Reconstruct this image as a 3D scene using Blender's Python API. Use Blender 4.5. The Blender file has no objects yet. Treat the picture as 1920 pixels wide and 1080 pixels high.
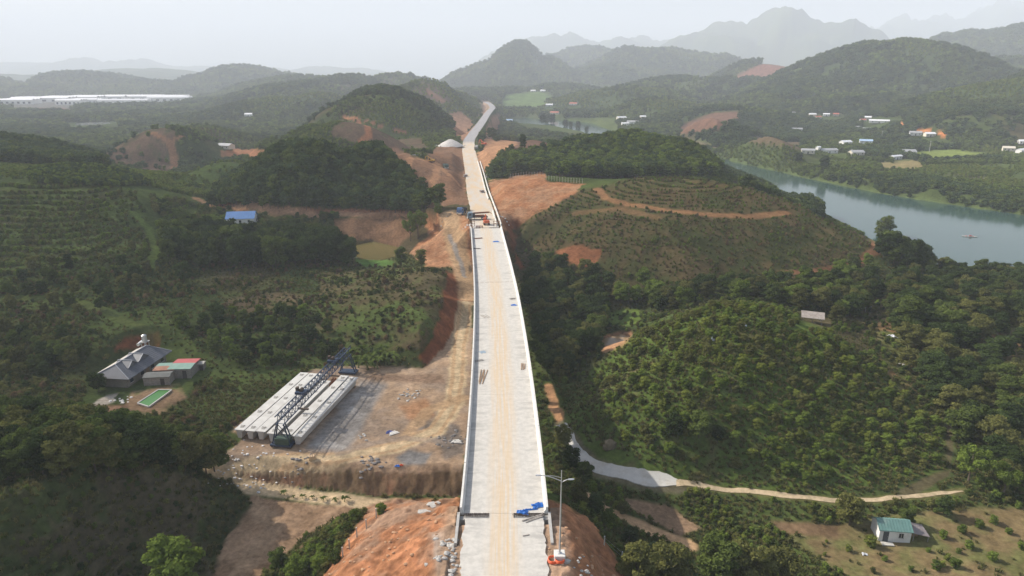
import bpy, bmesh, math, random
import numpy as np
from mathutils import Vector, Matrix

random.seed(7); RNG = np.random.default_rng(11)
scene = bpy.context.scene
C = scene.collection

# ------------------------------------------------------------------ camera
PITCH = math.radians(17.35); F = 1280.0; CZ = 55.0
cam_d = bpy.data.cameras.new('camera'); cam = bpy.data.objects.new('camera', cam_d); C.objects.link(cam)
cam.location = (0, 0, CZ); cam.rotation_euler = (math.pi/2 - PITCH, 0, 0)
cam_d.sensor_width = 36.0; cam_d.lens = 36.0*F/1920.0
cam_d.clip_start = 0.5; cam_d.clip_end = 60000
scene.camera = cam

# ------------------------------------------------------------------ world, sun, exposure
SUN_EL = math.radians(37); SUN_AZ = math.radians(-67)      # azimuth from +Y, negative = left of view
world = bpy.data.worlds.new('World'); scene.world = world; world.use_nodes = True
wn = world.node_tree.nodes; wl = world.node_tree.links; wn.clear()
sky = wn.new('ShaderNodeTexSky'); sky.sky_type = 'NISHITA'; sky.sun_disc = False
sky.sun_elevation = SUN_EL; sky.sun_rotation = SUN_AZ
sky.air_density = 1.0; sky.dust_density = 2.5; sky.ozone_density = 1.0
bg = wn.new('ShaderNodeBackground'); bg.inputs['Strength'].default_value = 0.09
wo = wn.new('ShaderNodeOutputWorld'); wl.new(sky.outputs[0], bg.inputs[0]); wl.new(bg.outputs[0], wo.inputs[0])
sun_d = bpy.data.lights.new('sun', 'SUN'); sun_d.energy = 5.0; sun_d.angle = math.radians(0.6); sun_d.color = (1.0, 0.93, 0.83)
sun = bpy.data.objects.new('sun', sun_d); C.objects.link(sun)
sd = Vector((math.sin(SUN_AZ)*math.cos(SUN_EL), math.cos(SUN_AZ)*math.cos(SUN_EL), math.sin(SUN_EL)))
sun.rotation_euler = (-sd).to_track_quat('-Z', 'Y').to_euler(); sun.location = sd*400
vs = scene.view_settings; vs.view_transform = 'Standard'; vs.look = 'None'; vs.exposure = 0.78; vs.gamma = 1.0
vs.use_curve_mapping = False
cy = scene.cycles
cy.max_bounces = 6; cy.diffuse_bounces = 2; cy.glossy_bounces = 2; cy.transmission_bounces = 2; cy.volume_bounces = 2
cy.transparent_max_bounces = 4; cy.use_denoising = True
cy.volume_max_steps = 64

# ------------------------------------------------------------------ pixel <-> world
ct, st = math.cos(PITCH), math.sin(PITCH)
def ray(px, py):
    a = (px-960)/F; b = (540-py)/F
    return np.array([a, ct + b*st, -st + b*ct])
def at_z(px, py, z):
    d = ray(px, py); t = (z-CZ)/d[2]; return np.array([0, 0, CZ]) + d*t
def at_D(px, py, D):
    d = ray(px, py); t = D/d[1]; return np.array([0, 0, CZ]) + d*t
def from_D(px, D, z):
    dep = D*ct - (z-CZ)*st; return np.array([(px-960)/F*dep, D, z])
def proj(X, Y, Z):
    dep = Y*ct - (Z-CZ)*st; v = Y*st + (Z-CZ)*ct
    dep = np.where(dep > 1, dep, 1)
    return 960 + F*X/dep, 540 - F*v/dep

# ------------------------------------------------------------------ numpy noise
def _hash(ix, iy, seed):
    h = (ix.astype(np.int64)*374761393 + iy.astype(np.int64)*668265263 + seed*1274126177) & 0xffffffff
    h = ((h ^ (h >> 13))*1274126177) & 0xffffffff
    return ((h ^ (h >> 16)) & 0xffff)/65535.0
def vnoise(x, y, seed=0):
    ix = np.floor(x); iy = np.floor(y); fx = x-ix; fy = y-iy
    fx = fx*fx*(3-2*fx); fy = fy*fy*(3-2*fy)
    a = _hash(ix, iy, seed); b = _hash(ix+1, iy, seed); c = _hash(ix, iy+1, seed); d = _hash(ix+1, iy+1, seed)
    return (a*(1-fx)+b*fx)*(1-fy) + (c*(1-fx)+d*fx)*fy
def fbm(x, y, seed=0, octv=4):
    s = 0; a = 0.5; t = 0
    for k in range(octv):
        s = s + a*vnoise(x, y, seed+k*17); t += a; a *= 0.5; x = x*2.03+11.3; y = y*2.03+5.7
    return s/t            # 0..1
def inpoly(px, py, poly):
    poly = np.asarray(poly, float); inside = np.zeros(px.shape, bool)
    x0, y0 = poly[:, 0], poly[:, 1]; n = len(poly); j = n-1
    for i in range(n):
        c = ((y0[i] > py) != (y0[j] > py)) & (px < (x0[j]-x0[i])*(py-y0[i])/((y0[j]-y0[i]) or 1e-9)+x0[i])
        inside ^= c; j = i
    return inside
def sstep(a, b, x):
    t = np.clip((x-a)/(b-a), 0, 1); return t*t*(3-2*t)        # works for a > b too
def seg_dist(px, py, pts):
    """distance to a polyline and arc position of the foot"""
    pts = np.asarray(pts, float); best = np.full(px.shape, 1e9); arc = np.zeros(px.shape); s0 = 0
    for (a, b) in zip(pts[:-1], pts[1:]):
        d = b[:2]-a[:2]; L2 = d@d; L = math.sqrt(L2)
        t = np.clip(((px-a[0])*d[0]+(py-a[1])*d[1])/L2, 0, 1)
        dd = np.hypot(px-(a[0]+t*d[0]), py-(a[1]+t*d[1])); m = dd < best
        best = np.where(m, dd, best); arc = np.where(m, s0+t*L, arc); s0 += L
    return best, arc
def poly_sd(px, py, poly):
    P = list(poly)+[poly[0]]; d, _ = seg_dist(px, py, P)
    return np.where(inpoly(px, py, poly), -d, d)

# ------------------------------------------------------------------ road / bridge axis  (deck level z = 0)
_edges = [(1078, 848, 1040), (1020, 856, 1035), (965, 863, 1029), (900, 868.5, 1023), (800, 876, 1012), (700, 882, 1000), (600, 887, 983),
          (550, 888, 973), (500, 887, 960), (450, 885, 945), (430, 884, 940), (400, 878, 933), (360, 872, 916), (322, 870, 905),
          (280, 867.5, 889), (263, 869, 889), (247, 880, 899.5), (230, 897, 908.5), (213, 908, 920), (202, 919, 929), (195.5, 914, 926), (191, 905, 916)]
axis = []
for (y, l, r) in _edges:
    a = at_z(l, y, 0); b = at_z(r, y, 0); axis.append((a+b)/2)
axis = np.array(axis)[:, :2]
axis = np.vstack([[axis[0]-(axis[1]-axis[0])*8], axis])          # runs on behind the lower frame edge
# smooth resample of the axis
def resample(P, step):
    P = np.asarray(P, float); s = np.r_[0, np.cumsum(np.hypot(*np.diff(P, axis=0).T))]
    t = np.arange(0, s[-1], step); return np.c_[np.interp(t, s, P[:, 0]), np.interp(t, s, P[:, 1])]
AX = resample(axis, 2.0)
def smooth(P, n):
    Q = P.copy()
    for _ in range(n): Q[1:-1] = 0.25*Q[:-2]+0.5*Q[1:-1]+0.25*Q[2:]
    return Q
AX = smooth(AX, 60)
AXS = np.r_[0, np.cumsum(np.hypot(*np.diff(AX, axis=0).T))]
def s_of_Y(Y): return float(np.interp(Y, AX[:, 1], AXS))
S_NEAR = s_of_Y(at_z(950, 962, 0)[1]); S_FAR = s_of_Y(at_z(912, 428, 0)[1])
def ax_pt(s, off=0.0, z=0.0):
    x = np.interp(s, AXS, AX[:, 0]); y = np.interp(s, AXS, AX[:, 1])
    x2 = np.interp(s+1, AXS, AX[:, 0])-np.interp(s-1, AXS, AX[:, 0]); y2 = np.interp(s+1, AXS, AX[:, 1])-np.interp(s-1, AXS, AX[:, 1])
    L = np.hypot(x2, y2); nx, ny = y2/L, -x2/L        # to the right
    return np.stack([x+nx*off, y+ny*off, np.zeros_like(x)+z], -1)

# ------------------------------------------------------------------ terrain control points  (px, py, z)
CP = [
 # orange mound and embankment beside the near abutment
 (858,1000,-1.2),(850,1060,-.6),(800,1000,-2.2),(800,1075,-1.4),(790,945,-6),(845,940,-6),(740,945,-9.5),(700,985,-9),(660,1040,-8),(640,1085,-7.5),(720,1040,-5),(760,990,-5),
 (640,985,-15.5),(560,1060,-16),(600,1085,-13.5),(690,955,-15),(500,1085,-17),(590,1010,-17),
 (1044,1000,-1),(1046,1060,-.6),(1070,965,-5),(1100,1000,-7),(1130,1070,-7),(1060,930,-10),(1150,1010,-14),(1200,1080,-15),(1120,960,-14.5),(1040,930,-8),
 # dirt lot and lower road
 (500,985,-19),(430,1060,-19),(620,962,-19),(480,945,-19),(460,915,-18.5),(530,920,-18.6),(600,930,-18.7),(750,948,-18.9),(840,938,-18.7),(860,930,-18.6),(560,975,-19),(420,1085,-19),
 # yard
 (450,878,-15.2),(600,876,-15.2),(700,884,-15),(860,886,-15),(700,750,-15),(560,850,-15),(420,860,-15.2),(820,720,-15),(850,850,-15),(640,695,-15),(480,780,-15),(760,800,-15),(600,750,-15),(540,700,-15),
 (450,897,-17.6),(600,905,-18.2),(700,925,-18.5),(860,922,-18.5),(390,880,-15.5),
 # lower-left hill
 (470,945,-16.5),(455,925,-14),(435,900,-11.5),(430,990,-18.5),(395,1050,-18.8),(300,960,-12.5),(150,960,-8.5),(0,960,-5),(0,1085,-9),(200,1075,-14.5),(310,1075,-18),(380,890,-10),(300,878,-8),(150,885,-4),(0,905,0),(400,930,-13),(250,920,-9),
 (300,830,-11),(380,840,-14.5),(330,790,-15.5),(150,790,-12),(0,800,-7),(60,740,-13),(200,740,-15.5),
 # house flat
 (270,700,-15.5),(180,700,-15),(320,690,-15.5),(290,750,-16),(400,760,-15.5),(400,680,-15),(100,690,-14.5),(0,690,-14),(450,700,-15.3),(240,645,-11.5),(190,650,-12.5),(340,640,-13),
 (0,630,-12),(100,630,-11.5),(0,560,-10),(200,580,-9),(300,580,-11),(300,520,-10),(450,560,-13),(550,560,-13),(450,620,-14),(560,620,-14.5),(600,660,-15),(680,680,-15),(520,660,-15),
 # left plantation hill
 (0,480,-4),(150,480,-3),(270,470,-5),(0,400,4),(150,400,4.5),(255,400,2),(-200,400,6),(-200,520,-5),(0,348,10),(100,346,10.5),(200,352,9),(280,375,4),(-200,345,12),(330,460,-9.5),(400,500,-12),(520,500,-12.5),(620,495,-13),(560,450,-12),(450,440,-9),(340,400,-4),(380,385,-5),
 (60,320,10),(160,318,9.5),(240,330,7),(300,348,2),(-150,320,11),(330,330,0),(370,360,-4),
 # dirt track below the forest hill, embankment, pond
 (420,385,-6.5),(480,398,-7),(600,400,-7),(700,408,-7),(760,404,-6.5),(640,415,-8),(760,415,-8),(560,425,-9),(650,455,-15),(740,455,-15),(690,475,-17),(690,492,-15.5),(640,470,-15),(790,460,-12),
 # mound field with the cut
 (640,505,-13),(720,512,-10),(815,508,-8.5),(700,580,-10),(620,600,-13),(640,645,-14.5),(800,590,-8.5),(770,640,-11),(720,665,-14.5),(838,520,-8.3),(832,560,-8.3),(812,620,-9.5),(790,650,-11.5),
 (862,520,-12.5),(858,560,-14),(845,620,-14.6),(828,660,-15),(860,680,-15),(835,700,-15),(780,690,-15),
 # haul road
 (872,640,-14.8),(884,560,-13.5),(866,500,-10.5),(855,465,-7.5),(845,440,-5),(840,420,-2.5),(860,408,-1),(820,405,-1.5),(800,440,-6),(820,470,-9),(790,490,-12),
 # cut slopes left of the road
 (800,345,4),(850,380,-.2),(760,320,9),(720,290,15),(790,285,11),(845,320,2),(740,360,6),(770,395,0),(830,285,6),(858,290,0),
 # right of the road
 (955,418,-3),(942,425,-4),(975,380,2),(1020,332,8),(1085,350,5.5),(925,350,0),(940,385,.5),(1000,355,5),(960,338,5),(908,300,1),(960,280,9),(1000,262,12.5),(1020,285,9),(915,275,2),(950,310,2),
 (970,450,-10),(985,470,-12),
 # plantation dome
 (1230,334,9.5),(1130,352,7),(1060,372,4),(990,412,-1),(1330,338,9.3),(1400,352,7.5),(1500,386,1.5),(1600,438,-6),(1645,472,-9.5),(1100,430,-1),(1250,430,1.5),(1400,430,0),(1250,380,6.5),(1380,390,5),(1000,470,-9),(1130,500,-9.5),(1300,500,-7.5),(1450,500,-9),(1560,500,-11),(1500,440,-3),(1010,520,-15.5),(1200,540,-14),(1400,540,-13.5),(1600,530,-14),(1080,470,-6.5),
 # valley right of the bridge
 (1000,600,-17),(1060,560,-17),(1100,640,-18),(1010,700,-17),(1150,620,-18),(1150,650,-18.5),(1030,760,-18),(1080,830,-18.5),(1120,870,-18.5),(1250,905,-18.5),(1400,915,-18.3),(1560,938,-18.5),(1700,935,-18.2),(1800,925,-17.8),(980,560,-16),(1040,650,-17.5),(1240,590,-15.5),
 # near mound on the right
 (1075,790,-17),(1110,710,-15),(1140,790,-14),(1200,640,-7),(1120,850,-17.5),(1270,600,-3),(1340,578,-.5),(1440,588,-1),(1550,628,-5),(1630,695,-10),(1730,790,-16),(1775,870,-17.2),(1350,700,-4.5),(1200,720,-8.5),(1500,740,-8.5),(1300,810,-11.5),(1500,850,-14.5),(1650,840,-15.5),(1200,860,-16),(1350,885,-17.5),(1560,915,-17.8),(1420,640,-2),
 (1520,600,-9.5),(1600,600,-11.5),(1700,600,-12),(1850,600,-12),(1700,690,-13.5),(1900,750,-14),(1800,530,-17),(1900,530,-19),(1850,850,-17),(1700,520,-16),(2000,650,-14),(2000,900,-17),(1660,560,-13),
 # bottom right
 (1690,1010,-19.5),(1900,1050,-19.5),(1500,1060,-19.8),(1300,1000,-20),(1220,1000,-20),(1150,940,-19.5),(1400,960,-19.5),(1600,970,-19.3),(1800,970,-19),(2000,1000,-19),(1350,1090,-19.5),(1700,1090,-19.8),
]
CPD = [  # hidden or far ground: (px, distance, z)
 (1340,190,-9),(1250,186,-12),(1450,192,-10),(1150,178,-17),
 (1380,352,-4),(1500,330,-14),(1600,290,-20),(1230,372,2),(1130,360,3),(1700,270,-20),
 (1190,445,14),(1100,435,10),(1040,420,5),(1300,415,9),(1345,390,1),(1190,490,0),(1300,470,-6),(1080,480,2),(1190,400,6),(1280,385,4),(1400,400,-16),
 (1000,600,-4),(1060,560,-4),(1100,650,-14),(960,680,-8),(1040,520,3),
 (0,460,10),(100,455,6),(190,440,-2),(-200,450,14),(0,560,-10),(150,540,-14),(300,480,-14),(400,500,-12),(480,560,-12),(230,420,-2),
 (600,430,-6),(700,440,2),(500,420,-8),(420,640,-14),(560,650,-10),(800,560,2),(800,700,0),(860,640,-1),
 (1500,420,-18),(1650,430,-18),(1800,430,-18),(2000,420,-18),(1400,560,-18),(1600,560,-18),(1800,520,-17),(1300,660,-18),(2100,520,-17),
 (-400,120,-6),(-400,200,-6),(-400,300,4),(2300,120,-18),(2300,200,-16),(2300,300,-20),
]
for D in (800, 1100, 1600, 2400, 4000, 7000, 14000):
    for px in (-500, 0, 300, 600, 840, 1000, 1200, 1500, 1800, 2300):
        CPD.append((px, D, -18 - (0 if px < 900 else 1)))
for az in np.linspace(-170, 170, 18):
    if abs(az) > 58:
        for r in (40, 150, 700, 4000, 14000):
            CPD.append(('polar', math.radians(az), r, -14 if r < 800 else -18))
pts = [at_z(a, b, c) for a, b, c in CP]
for c in CPD:
    if c[0] == 'polar': pts.append(np.array([c[2]*math.sin(c[1]), c[2]*math.cos(c[1]), c[3]]))
    else: pts.append(from_D(*c))
for r, z in ((30, -6), (45, -2)):
    for a in (-40, -15, 10, 40): pts.append(np.array([r*math.sin(math.radians(a)), r*math.cos(math.radians(a)), z]))
pts = np.array(pts)
def to_lp(X, Y):
    return np.arctan2(X, Y), np.log(np.maximum(np.hypot(X, Y), 5))
_ca, _cl = to_lp(pts[:, 0], pts[:, 1]); RC = 0.012
_d = np.sqrt((_ca[:, None]-_ca[None])**2+(_cl[:, None]-_cl[None])**2+RC*RC)
N = len(pts); A = np.zeros((N+3, N+3)); A[:N, :N] = _d - np.eye(N)*0.002
A[:N, N] = 1; A[:N, N+1] = _ca; A[:N, N+2] = _cl; A[N:, :N] = A[:N, N:].T
_w = np.linalg.solve(A, np.r_[pts[:, 2], 0, 0, 0])
def rbf(X, Y):
    a, l = to_lp(X, Y); a = a.ravel(); l = l.ravel(); out = np.empty(a.shape, np.float64)
    ca = _ca.astype(np.float32); cl = _cl.astype(np.float32); w = _w[:N].astype(np.float32)
    for i in range(0, len(a), 20000):
        aa = a[i:i+20000].astype(np.float32); ll = l[i:i+20000].astype(np.float32)
        out[i:i+20000] = np.sqrt((aa[:, None]-ca)**2+(ll[:, None]-cl)**2+np.float32(RC*RC)) @ w
    out += _w[N]+_w[N+1]*a+_w[N+2]*l
    return out.reshape(X.shape)

# hills: (px, py of the bare top, distance, left half-width px, right half-width px, depth m)
HILLS = [
 (165,112,9000,130,45,900),(243,113,9000,40,100,900),(60,120,9300,150,120,900),(360,126,9400,120,150,900),(120,122,9200,80,60,900),
 (500,128,9000,150,120,900),(620,126,9000,120,120,900),
 (120,142,5200,150,140,1000),(245,131,5000,150,190,900),(390,142,4800,120,130,900),(0,140,4500,130,120,900),(-150,138,4500,160,140,900),
 (140,146,2700,120,110,420),(40,163,2500,90,90,300),(250,160,2600,100,110,300),(320,168,2600,90,70,300),(-80,156,2500,120,120,350),
 (462,132,3000,95,110,420),(560,148,2300,130,120,350),(430,155,2800,100,80,300),
 (650,146,1900,190,150,300),(735,144,2050,90,90,350),(570,160,1650,150,110,220),(530,184,1300,110,100,180),(600,175,1300,90,80,150),
 (715,166,760,140,150,150),(640,200,720,90,90,90),(800,152,1250,100,112,220),(760,210,800,90,100,90),
 (660,228,520,150,135,75),(600,238,540,120,100,70),(530,256,545,80,80,55),
 (575,290,348,190,150,52),(690,300,350,110,125,50),
 (300,241,575,122,128,66),(432,304,420,140,90,50),(365,238,720,100,110,80),(440,262,760,80,90,70),
 (975,88,3000,75,55,420),(925,118,3050,70,70,380),(1025,118,3000,60,60,380),(880,140,3000,50,80,300),
 (1100,98,4200,120,110,600),(1230,100,3400,210,260,500),(1140,128,3000,120,140,350),(1340,122,3200,160,140,400),
 (880,172,1950,90,110,260),(965,172,2000,110,120,260),(1050,165,2100,110,120,250),
 (1190,166,1550,160,110,200),(1120,190,1500,90,90,150),(1300,150,1800,170,130,220),(1245,190,1250,100,120,130),(1390,150,1750,120,110,200),
 (1430,121,2100,100,140,260),(1690,80,1500,250,210,300),(1790,112,1550,120,150,220),(1560,118,1900,140,120,200),
 (1590,150,1350,220,150,170),(1640,178,1180,190,140,130),(1480,182,1280,140,130,130),(1380,205,1060,140,120,100),
 (1925,150,950,270,240,160),(1850,205,820,170,170,110),(2100,110,1000,250,250,200),(1800,165,1250,130,140,130),
 (1810,72,2700,130,130,350),(1905,68,2600,130,170,350),(1900,108,1900,150,150,250),(2050,60,2600,170,170,350),
 (1375,44,6500,130,80,900),(1462,31,6500,85,100,900),(1550,46,6400,100,110,900),(1290,74,6500,90,90,800),(1380,78,6000,60,60,600),(1640,95,6200,120,120,800),
 (1025,72,8500,70,80,900),(1090,66,8500,70,80,900),(1170,62,8500,90,90,900),(1250,84,8600,80,90,900),(960,95,8500,80,80,900),
 (1740,38,10000,170,150,1200),(1890,14,10300,190,200,1200),(1640,60,9700,120,150,1000),(2060,0,10000,200,200,1200),
 (1440,256,650,130,90,50),(1330,222,800,110,100,60),
]
HP = []
for (px, py, D, wl_, wr_, dep) in HILLS:
    p = at_D(px, py, D); k = D/F
    q = 1.3 if D < 1000 else (1.55 if D < 4000 else 1.75)
    HP.append((p[0], p[1], p[2], wl_*k*q, wr_*k*q, dep*(1.25 if D < 1000 else 1.5)))
# water: world polygons
ZR = -24.0
def wpoly(pp, z): return [tuple(at_z(a, b, z)[:2]) for a, b in pp]
river_far = [(900,223),(985,221),(1060,225),(1110,231),(1150,246),(1215,262),(1275,275),(1325,290),(1400,309),(1500,331),(1650,363),(1800,386),(1925,404),(2200,452),(2600,540)]
river_near = [(2600,640),(2200,555),(1925,512),(1740,499),(1640,455),(1530,398),(1430,356),(1330,312),(1270,295),(1180,276),(1100,252),(1040,240),(960,234),(900,232)]
RIVER = wpoly(river_far+river_near, ZR)
PONDS = {
 'olive pond': (wpoly([(664,461),(700,453),(745,463),(772,478),(742,489),(690,487),(664,480)], -15.8), -15.8),
 'muddy pond': (wpoly([(1115,648),(1135,634),(1165,626),(1182,632),(1172,642),(1140,655),(1120,658)], -18.6), -18.6),
 'far pond': (wpoly([(138,234),(150,229),(205,229),(212,232),(190,235),(168,235.5),(150,237)], -19.5), -19.5),
}
PADS = [ # (pixel outline at z, z, cut slope, fill slope)
 ([(398,866),(440,838),(452,818),(432,808),(585,692),(660,686),(790,690),(815,672),(840,640),(872,590),(895,590),(890,700),(880,800),(870,886),(640,884),(470,880)], -15., 1.1, 5.0),
 ([(430,908),(520,914),(620,920),(700,927),(880,927),(880,946),(760,948),(690,952),(640,968),(570,1015),(500,1075),(470,1110),(385,1110),(392,1052),(430,988),(468,948)], -18.8, 1.0, .5),
 ([(165,722),(175,690),(285,648),(335,655),(385,690),(345,745),(290,772),(235,765)], -15.6, .9, .5),
]
PADW = [(wpoly(p, z), z, c, f) for p, z, c, f in PADS]
def height(X, Y, rough=True):
    a, l = to_lp(X, Y); r = np.hypot(X, Y)
    H = rbf(X, Y)
    H += (fbm(X/9., Y/9., 3, 3)-.5)*1.1*sstep(30, 200, r)
    warpx = (fbm(X/60., Y/60., 21, 3)-.5); warpy = (fbm(X/60., Y/60., 31, 3)-.5)
    big = sstep(900, 2500, r)
    warpx2 = (fbm(X/300., Y/300., 41, 4)-.5); warpy2 = (fbm(X/300., Y/300., 51, 4)-.5)
    for (hx, hy, hz, wl_, wr_, dep) in HP:
        m = (np.abs(X-hx) < max(wl_, wr_)*1.4) & (np.abs(Y-hy) < dep*1.6)
        if not m.any(): continue
        k = .22*np.where(r[m] > 900, 0, 1); k2 = .34*big[m]
        dx = X[m]-hx; dy = Y[m]-hy
        dx = dx + (warpx[m]*k + warpx2[m]*k2)*max(wl_, wr_); dy = dy + (warpy[m]*k+warpy2[m]*k2)*dep
        w = np.where(dx < 0, wl_, wr_); s = np.sqrt((dx/w)**2+(dy/dep)**2)
        f = (1-np.minimum(s, 1)**2)**(1.8 if hy < 1000 else 2.1)
        base = -20.0; hh = base+(hz-base)*f
        cur = H[m]; kk = 3.0+0.002*r[m]
        hsm = np.maximum(cur, hh) + np.maximum(kk-np.abs(cur-hh), 0)**2/(4*kk)
        H[m] = np.where(s < 1.0, hsm, cur)
    # folds on far hills
    far = sstep(1500, 4000, r)
    rid = 1-np.abs(2*fbm(X/700., Y/700., 61, 5)-1)
    H += far*(rid-.72)*0.55*np.maximum(H+20, 0)
    mid = sstep(250, 700, r)
    H += mid*(1-far)*(fbm(X/70., Y/70., 71, 3)-.5)*0.25*np.clip(H+18, 0, 25)
    # pads cut into and filled onto the slopes
    for poly, z, cs, fs in PADW:
        P = np.array(poly); lo = P.min(0)-14; hi = P.max(0)+14
        m = (X > lo[0]) & (X < hi[0]) & (Y > lo[1]) & (Y < hi[1])
        if m.any():
            x = X[m]; y = Y[m]; sdv = poly_sd(x, y, poly)+(fbm(x/3., y/3., 8, 3)-.5)*1.2
            zz = z+(fbm(x/4., y/4., 9, 3)-.5)*.35
            o = np.clip(H[m], zz-np.maximum(sdv, 0)*fs, zz+np.maximum(sdv, 0)*cs)
            H[m] = np.where(sdv < 0, zz, np.where(sdv < 13, o*(1-sstep(8, 13, sdv))+H[m]*sstep(8, 13, sdv), H[m]))
    # terraces on the lower-left hill
    m = (Y > 50) & (Y < 118) & (X < -30) & (X > -110) & (H > -17.5)
    if m.any():
        x = X[m]; y = Y[m]; h = H[m]; stp = 1.9; hh = h+(fbm(x/8., y/8., 88, 3)-.5)*1.2; fr = (hh/stp) % 1
        amt = sstep(118, 104, y)*sstep(-30, -36, x)*sstep(-17.5, -16, h)*sstep(90, 96, 216-np.hypot(x, y))
        H[m] = h+amt*stp*(sstep(.55, .95, fr)-fr)*.9
    # water
    m = (X > -120) & (X < 900) & (Y > 150) & (Y < 1500)
    if m.any():
        sdv = poly_sd(X[m], Y[m], RIVER)+(fbm(X[m]/14, Y[m]/14, 5, 3)-.5)*7
        H[m] = np.where(sdv < 0, np.minimum(H[m], ZR-.6-np.minimum(-sdv, 20)*.1), np.minimum(H[m], ZR+.25+sdv*.42+0.012*sdv**2))
    for poly, z in PONDS.values():
        P = np.array(poly); lo = P.min(0)-15; hi = P.max(0)+15
        m = (X > lo[0]) & (X < hi[0]) & (Y > lo[1]) & (Y < hi[1])
        if m.any():
            sdv = poly_sd(X[m], Y[m], poly)
            H[m] = np.where(sdv < 0, z-.5, np.where(sdv < 14, np.minimum(np.maximum(H[m], z+.15), z+.2+sdv*.6), H[m]))
    # road corridor
    m = (X > -160) & (X < 60) & (Y > -60) & (Y < 1560)
    if m.any():
        d, s = seg_dist(X[m], Y[m], AX[::2])
        h = H[m]; yy = Y[m]
        on = (s < S_NEAR-2) | (s > S_FAR+2)
        f = sstep(5.5, 13.0, d); f = np.where(on, f, 1.0)
        road = -0.22
        h = np.where(on, road*(1-f)+h*f, h)
        under = (~on) & (d < 6.4)
        lim = -3.2 - 9*sstep(0, 16, np.minimum(s-S_NEAR, S_FAR-s))
        h = np.where(under, np.minimum(h, lim), h)
        H[m] = h
    return H
# ------------------------------------------------------------------ terrain grid (polar, finer toward the camera)
_az = np.r_[np.radians(np.linspace(-180, -62, 26))[:-1], np.radians(np.linspace(-62, -46, 50))[:-1], np.radians(np.linspace(-46, 46, 880)),
            np.radians(np.linspace(46, 62, 50))[1:], np.radians(np.linspace(62, 180, 26))[1:]]
_lr = np.r_[np.linspace(math.log(18), math.log(62), 40)[:-1], np.linspace(math.log(62), math.log(330), 400)[:-1], np.linspace(math.log(330), math.log(3200), 290)[:-1], np.linspace(math.log(3200), math.log(14000), 90)]
GA, GL = np.meshgrid(_az, _lr)          # [ring, az]
GX = np.exp(GL)*np.sin(GA); GY = np.exp(GL)*np.cos(GA)
GZ = height(GX, GY)
def ground(X, Y):
    X = np.asarray(X, float); Y = np.asarray(Y, float)
    a, l = to_lp(X, Y); i = np.interp(a, _az, np.arange(len(_az))); j = np.interp(l, _lr, np.arange(len(_lr)))
    i0 = np.clip(i.astype(int), 0, len(_az)-2); j0 = np.clip(j.astype(int), 0, len(_lr)-2); u = i-i0; v = j-j0
    return (GZ[j0, i0]*(1-u)+GZ[j0, i0+1]*u)*(1-v)+(GZ[j0+1, i0]*(1-u)+GZ[j0+1, i0+1]*u)*v
def hit(px, py, dmin=40, dmax=6000):
    """first ground point seen through a pixel"""
    d = ray(px, py); ts = np.exp(np.linspace(math.log(dmin), math.log(dmax), 6000))
    X = d[0]*ts/d[1]; Y = ts; Z = CZ+d[2]*ts/d[1]
    g = ground(X, Y); b = np.nonzero(Z < g)[0]
    k = b[0] if len(b) else len(ts)-1
    return np.array([X[k], Y[k], g[k]])

# ------------------------------------------------------------------ material helpers
def new_mat(name):
    m = bpy.data.materials.new(name); m.use_nodes = True; nt = m.node_tree; nt.nodes.clear()
    out = nt.nodes.new('ShaderNodeOutputMaterial'); return m, nt, out
def nd(nt, t, **kw):
    n = nt.nodes.new(t)
    for k, v in kw.items():
        if k in n.inputs: n.inputs[k].default_value = v
        else: setattr(n, k, v)
    return n
_mc = {}
def mat(name, col, rough=.7, var=.15, scale=2.0, metal=0.0, bump=0.0, spec=.3, dirt=None, dirt_amt=.5):
    """painted or bare surface with blotchy wear"""
    if name in _mc: return _mc[name]
    m, nt, out = new_mat(name); L = nt.links
    tc = nd(nt, 'ShaderNodeTexCoord'); n1 = nd(nt, 'ShaderNodeTexNoise', Scale=scale, Detail=6.0, Roughness=.65)
    L.new(tc.outputs['Object'], n1.inputs['Vector'])
    rp = nd(nt, 'ShaderNodeValToRGB'); e = rp.color_ramp.elements
    e[0].position = .3; e[1].position = .7
    e[0].color = (*[c*(1-var) for c in col], 1); e[1].color = (*[min(1, c*(1+var)) for c in col], 1)
    L.new(n1.outputs[0], rp.inputs[0]); colout = rp.outputs[0]
    if dirt:
        n2 = nd(nt, 'ShaderNodeTexNoise', Scale=scale*.45, Detail=8.0, Roughness=.7); L.new(tc.outputs['Object'], n2.inputs['Vector'])
        r2 = nd(nt, 'ShaderNodeValToRGB'); r2.color_ramp.elements[0].position = .5; r2.color_ramp.elements[1].position = .72
        r2.color_ramp.elements[1].color = (dirt_amt,)*3+(1,); r2.color_ramp.elements[0].color = (0, 0, 0, 1)
        L.new(n2.outputs[0], r2.inputs[0]); mx = nd(nt, 'ShaderNodeMix', data_type='RGBA'); mx.inputs[7].default_value = (*dirt, 1)
        L.new(r2.outputs[0], mx.inputs[0]); L.new(colout, mx.inputs[6]); colout = mx.outputs[2]
    b = nd(nt, 'ShaderNodeBsdfPrincipled', Roughness=rough, Metallic=metal); b.inputs['Specular IOR Level'].default_value = spec
    L.new(colout, b.inputs['Base Color'])
    if bump:
        bp = nd(nt, 'ShaderNodeBump', Strength=bump, Distance=.05); L.new(n1.outputs[0], bp.inputs['Height']); L.new(bp.outputs[0], b.inputs['Normal'])
    L.new(b.outputs[0], out.inputs[0]); _mc[name] = m; return m
def tag(o, label=None, cat=None, group=None, kind=None):
    if label: o['label'] = label
    if cat: o['category'] = cat
    if group: o['group'] = group
    if kind: o['kind'] = kind
    return o
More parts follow.
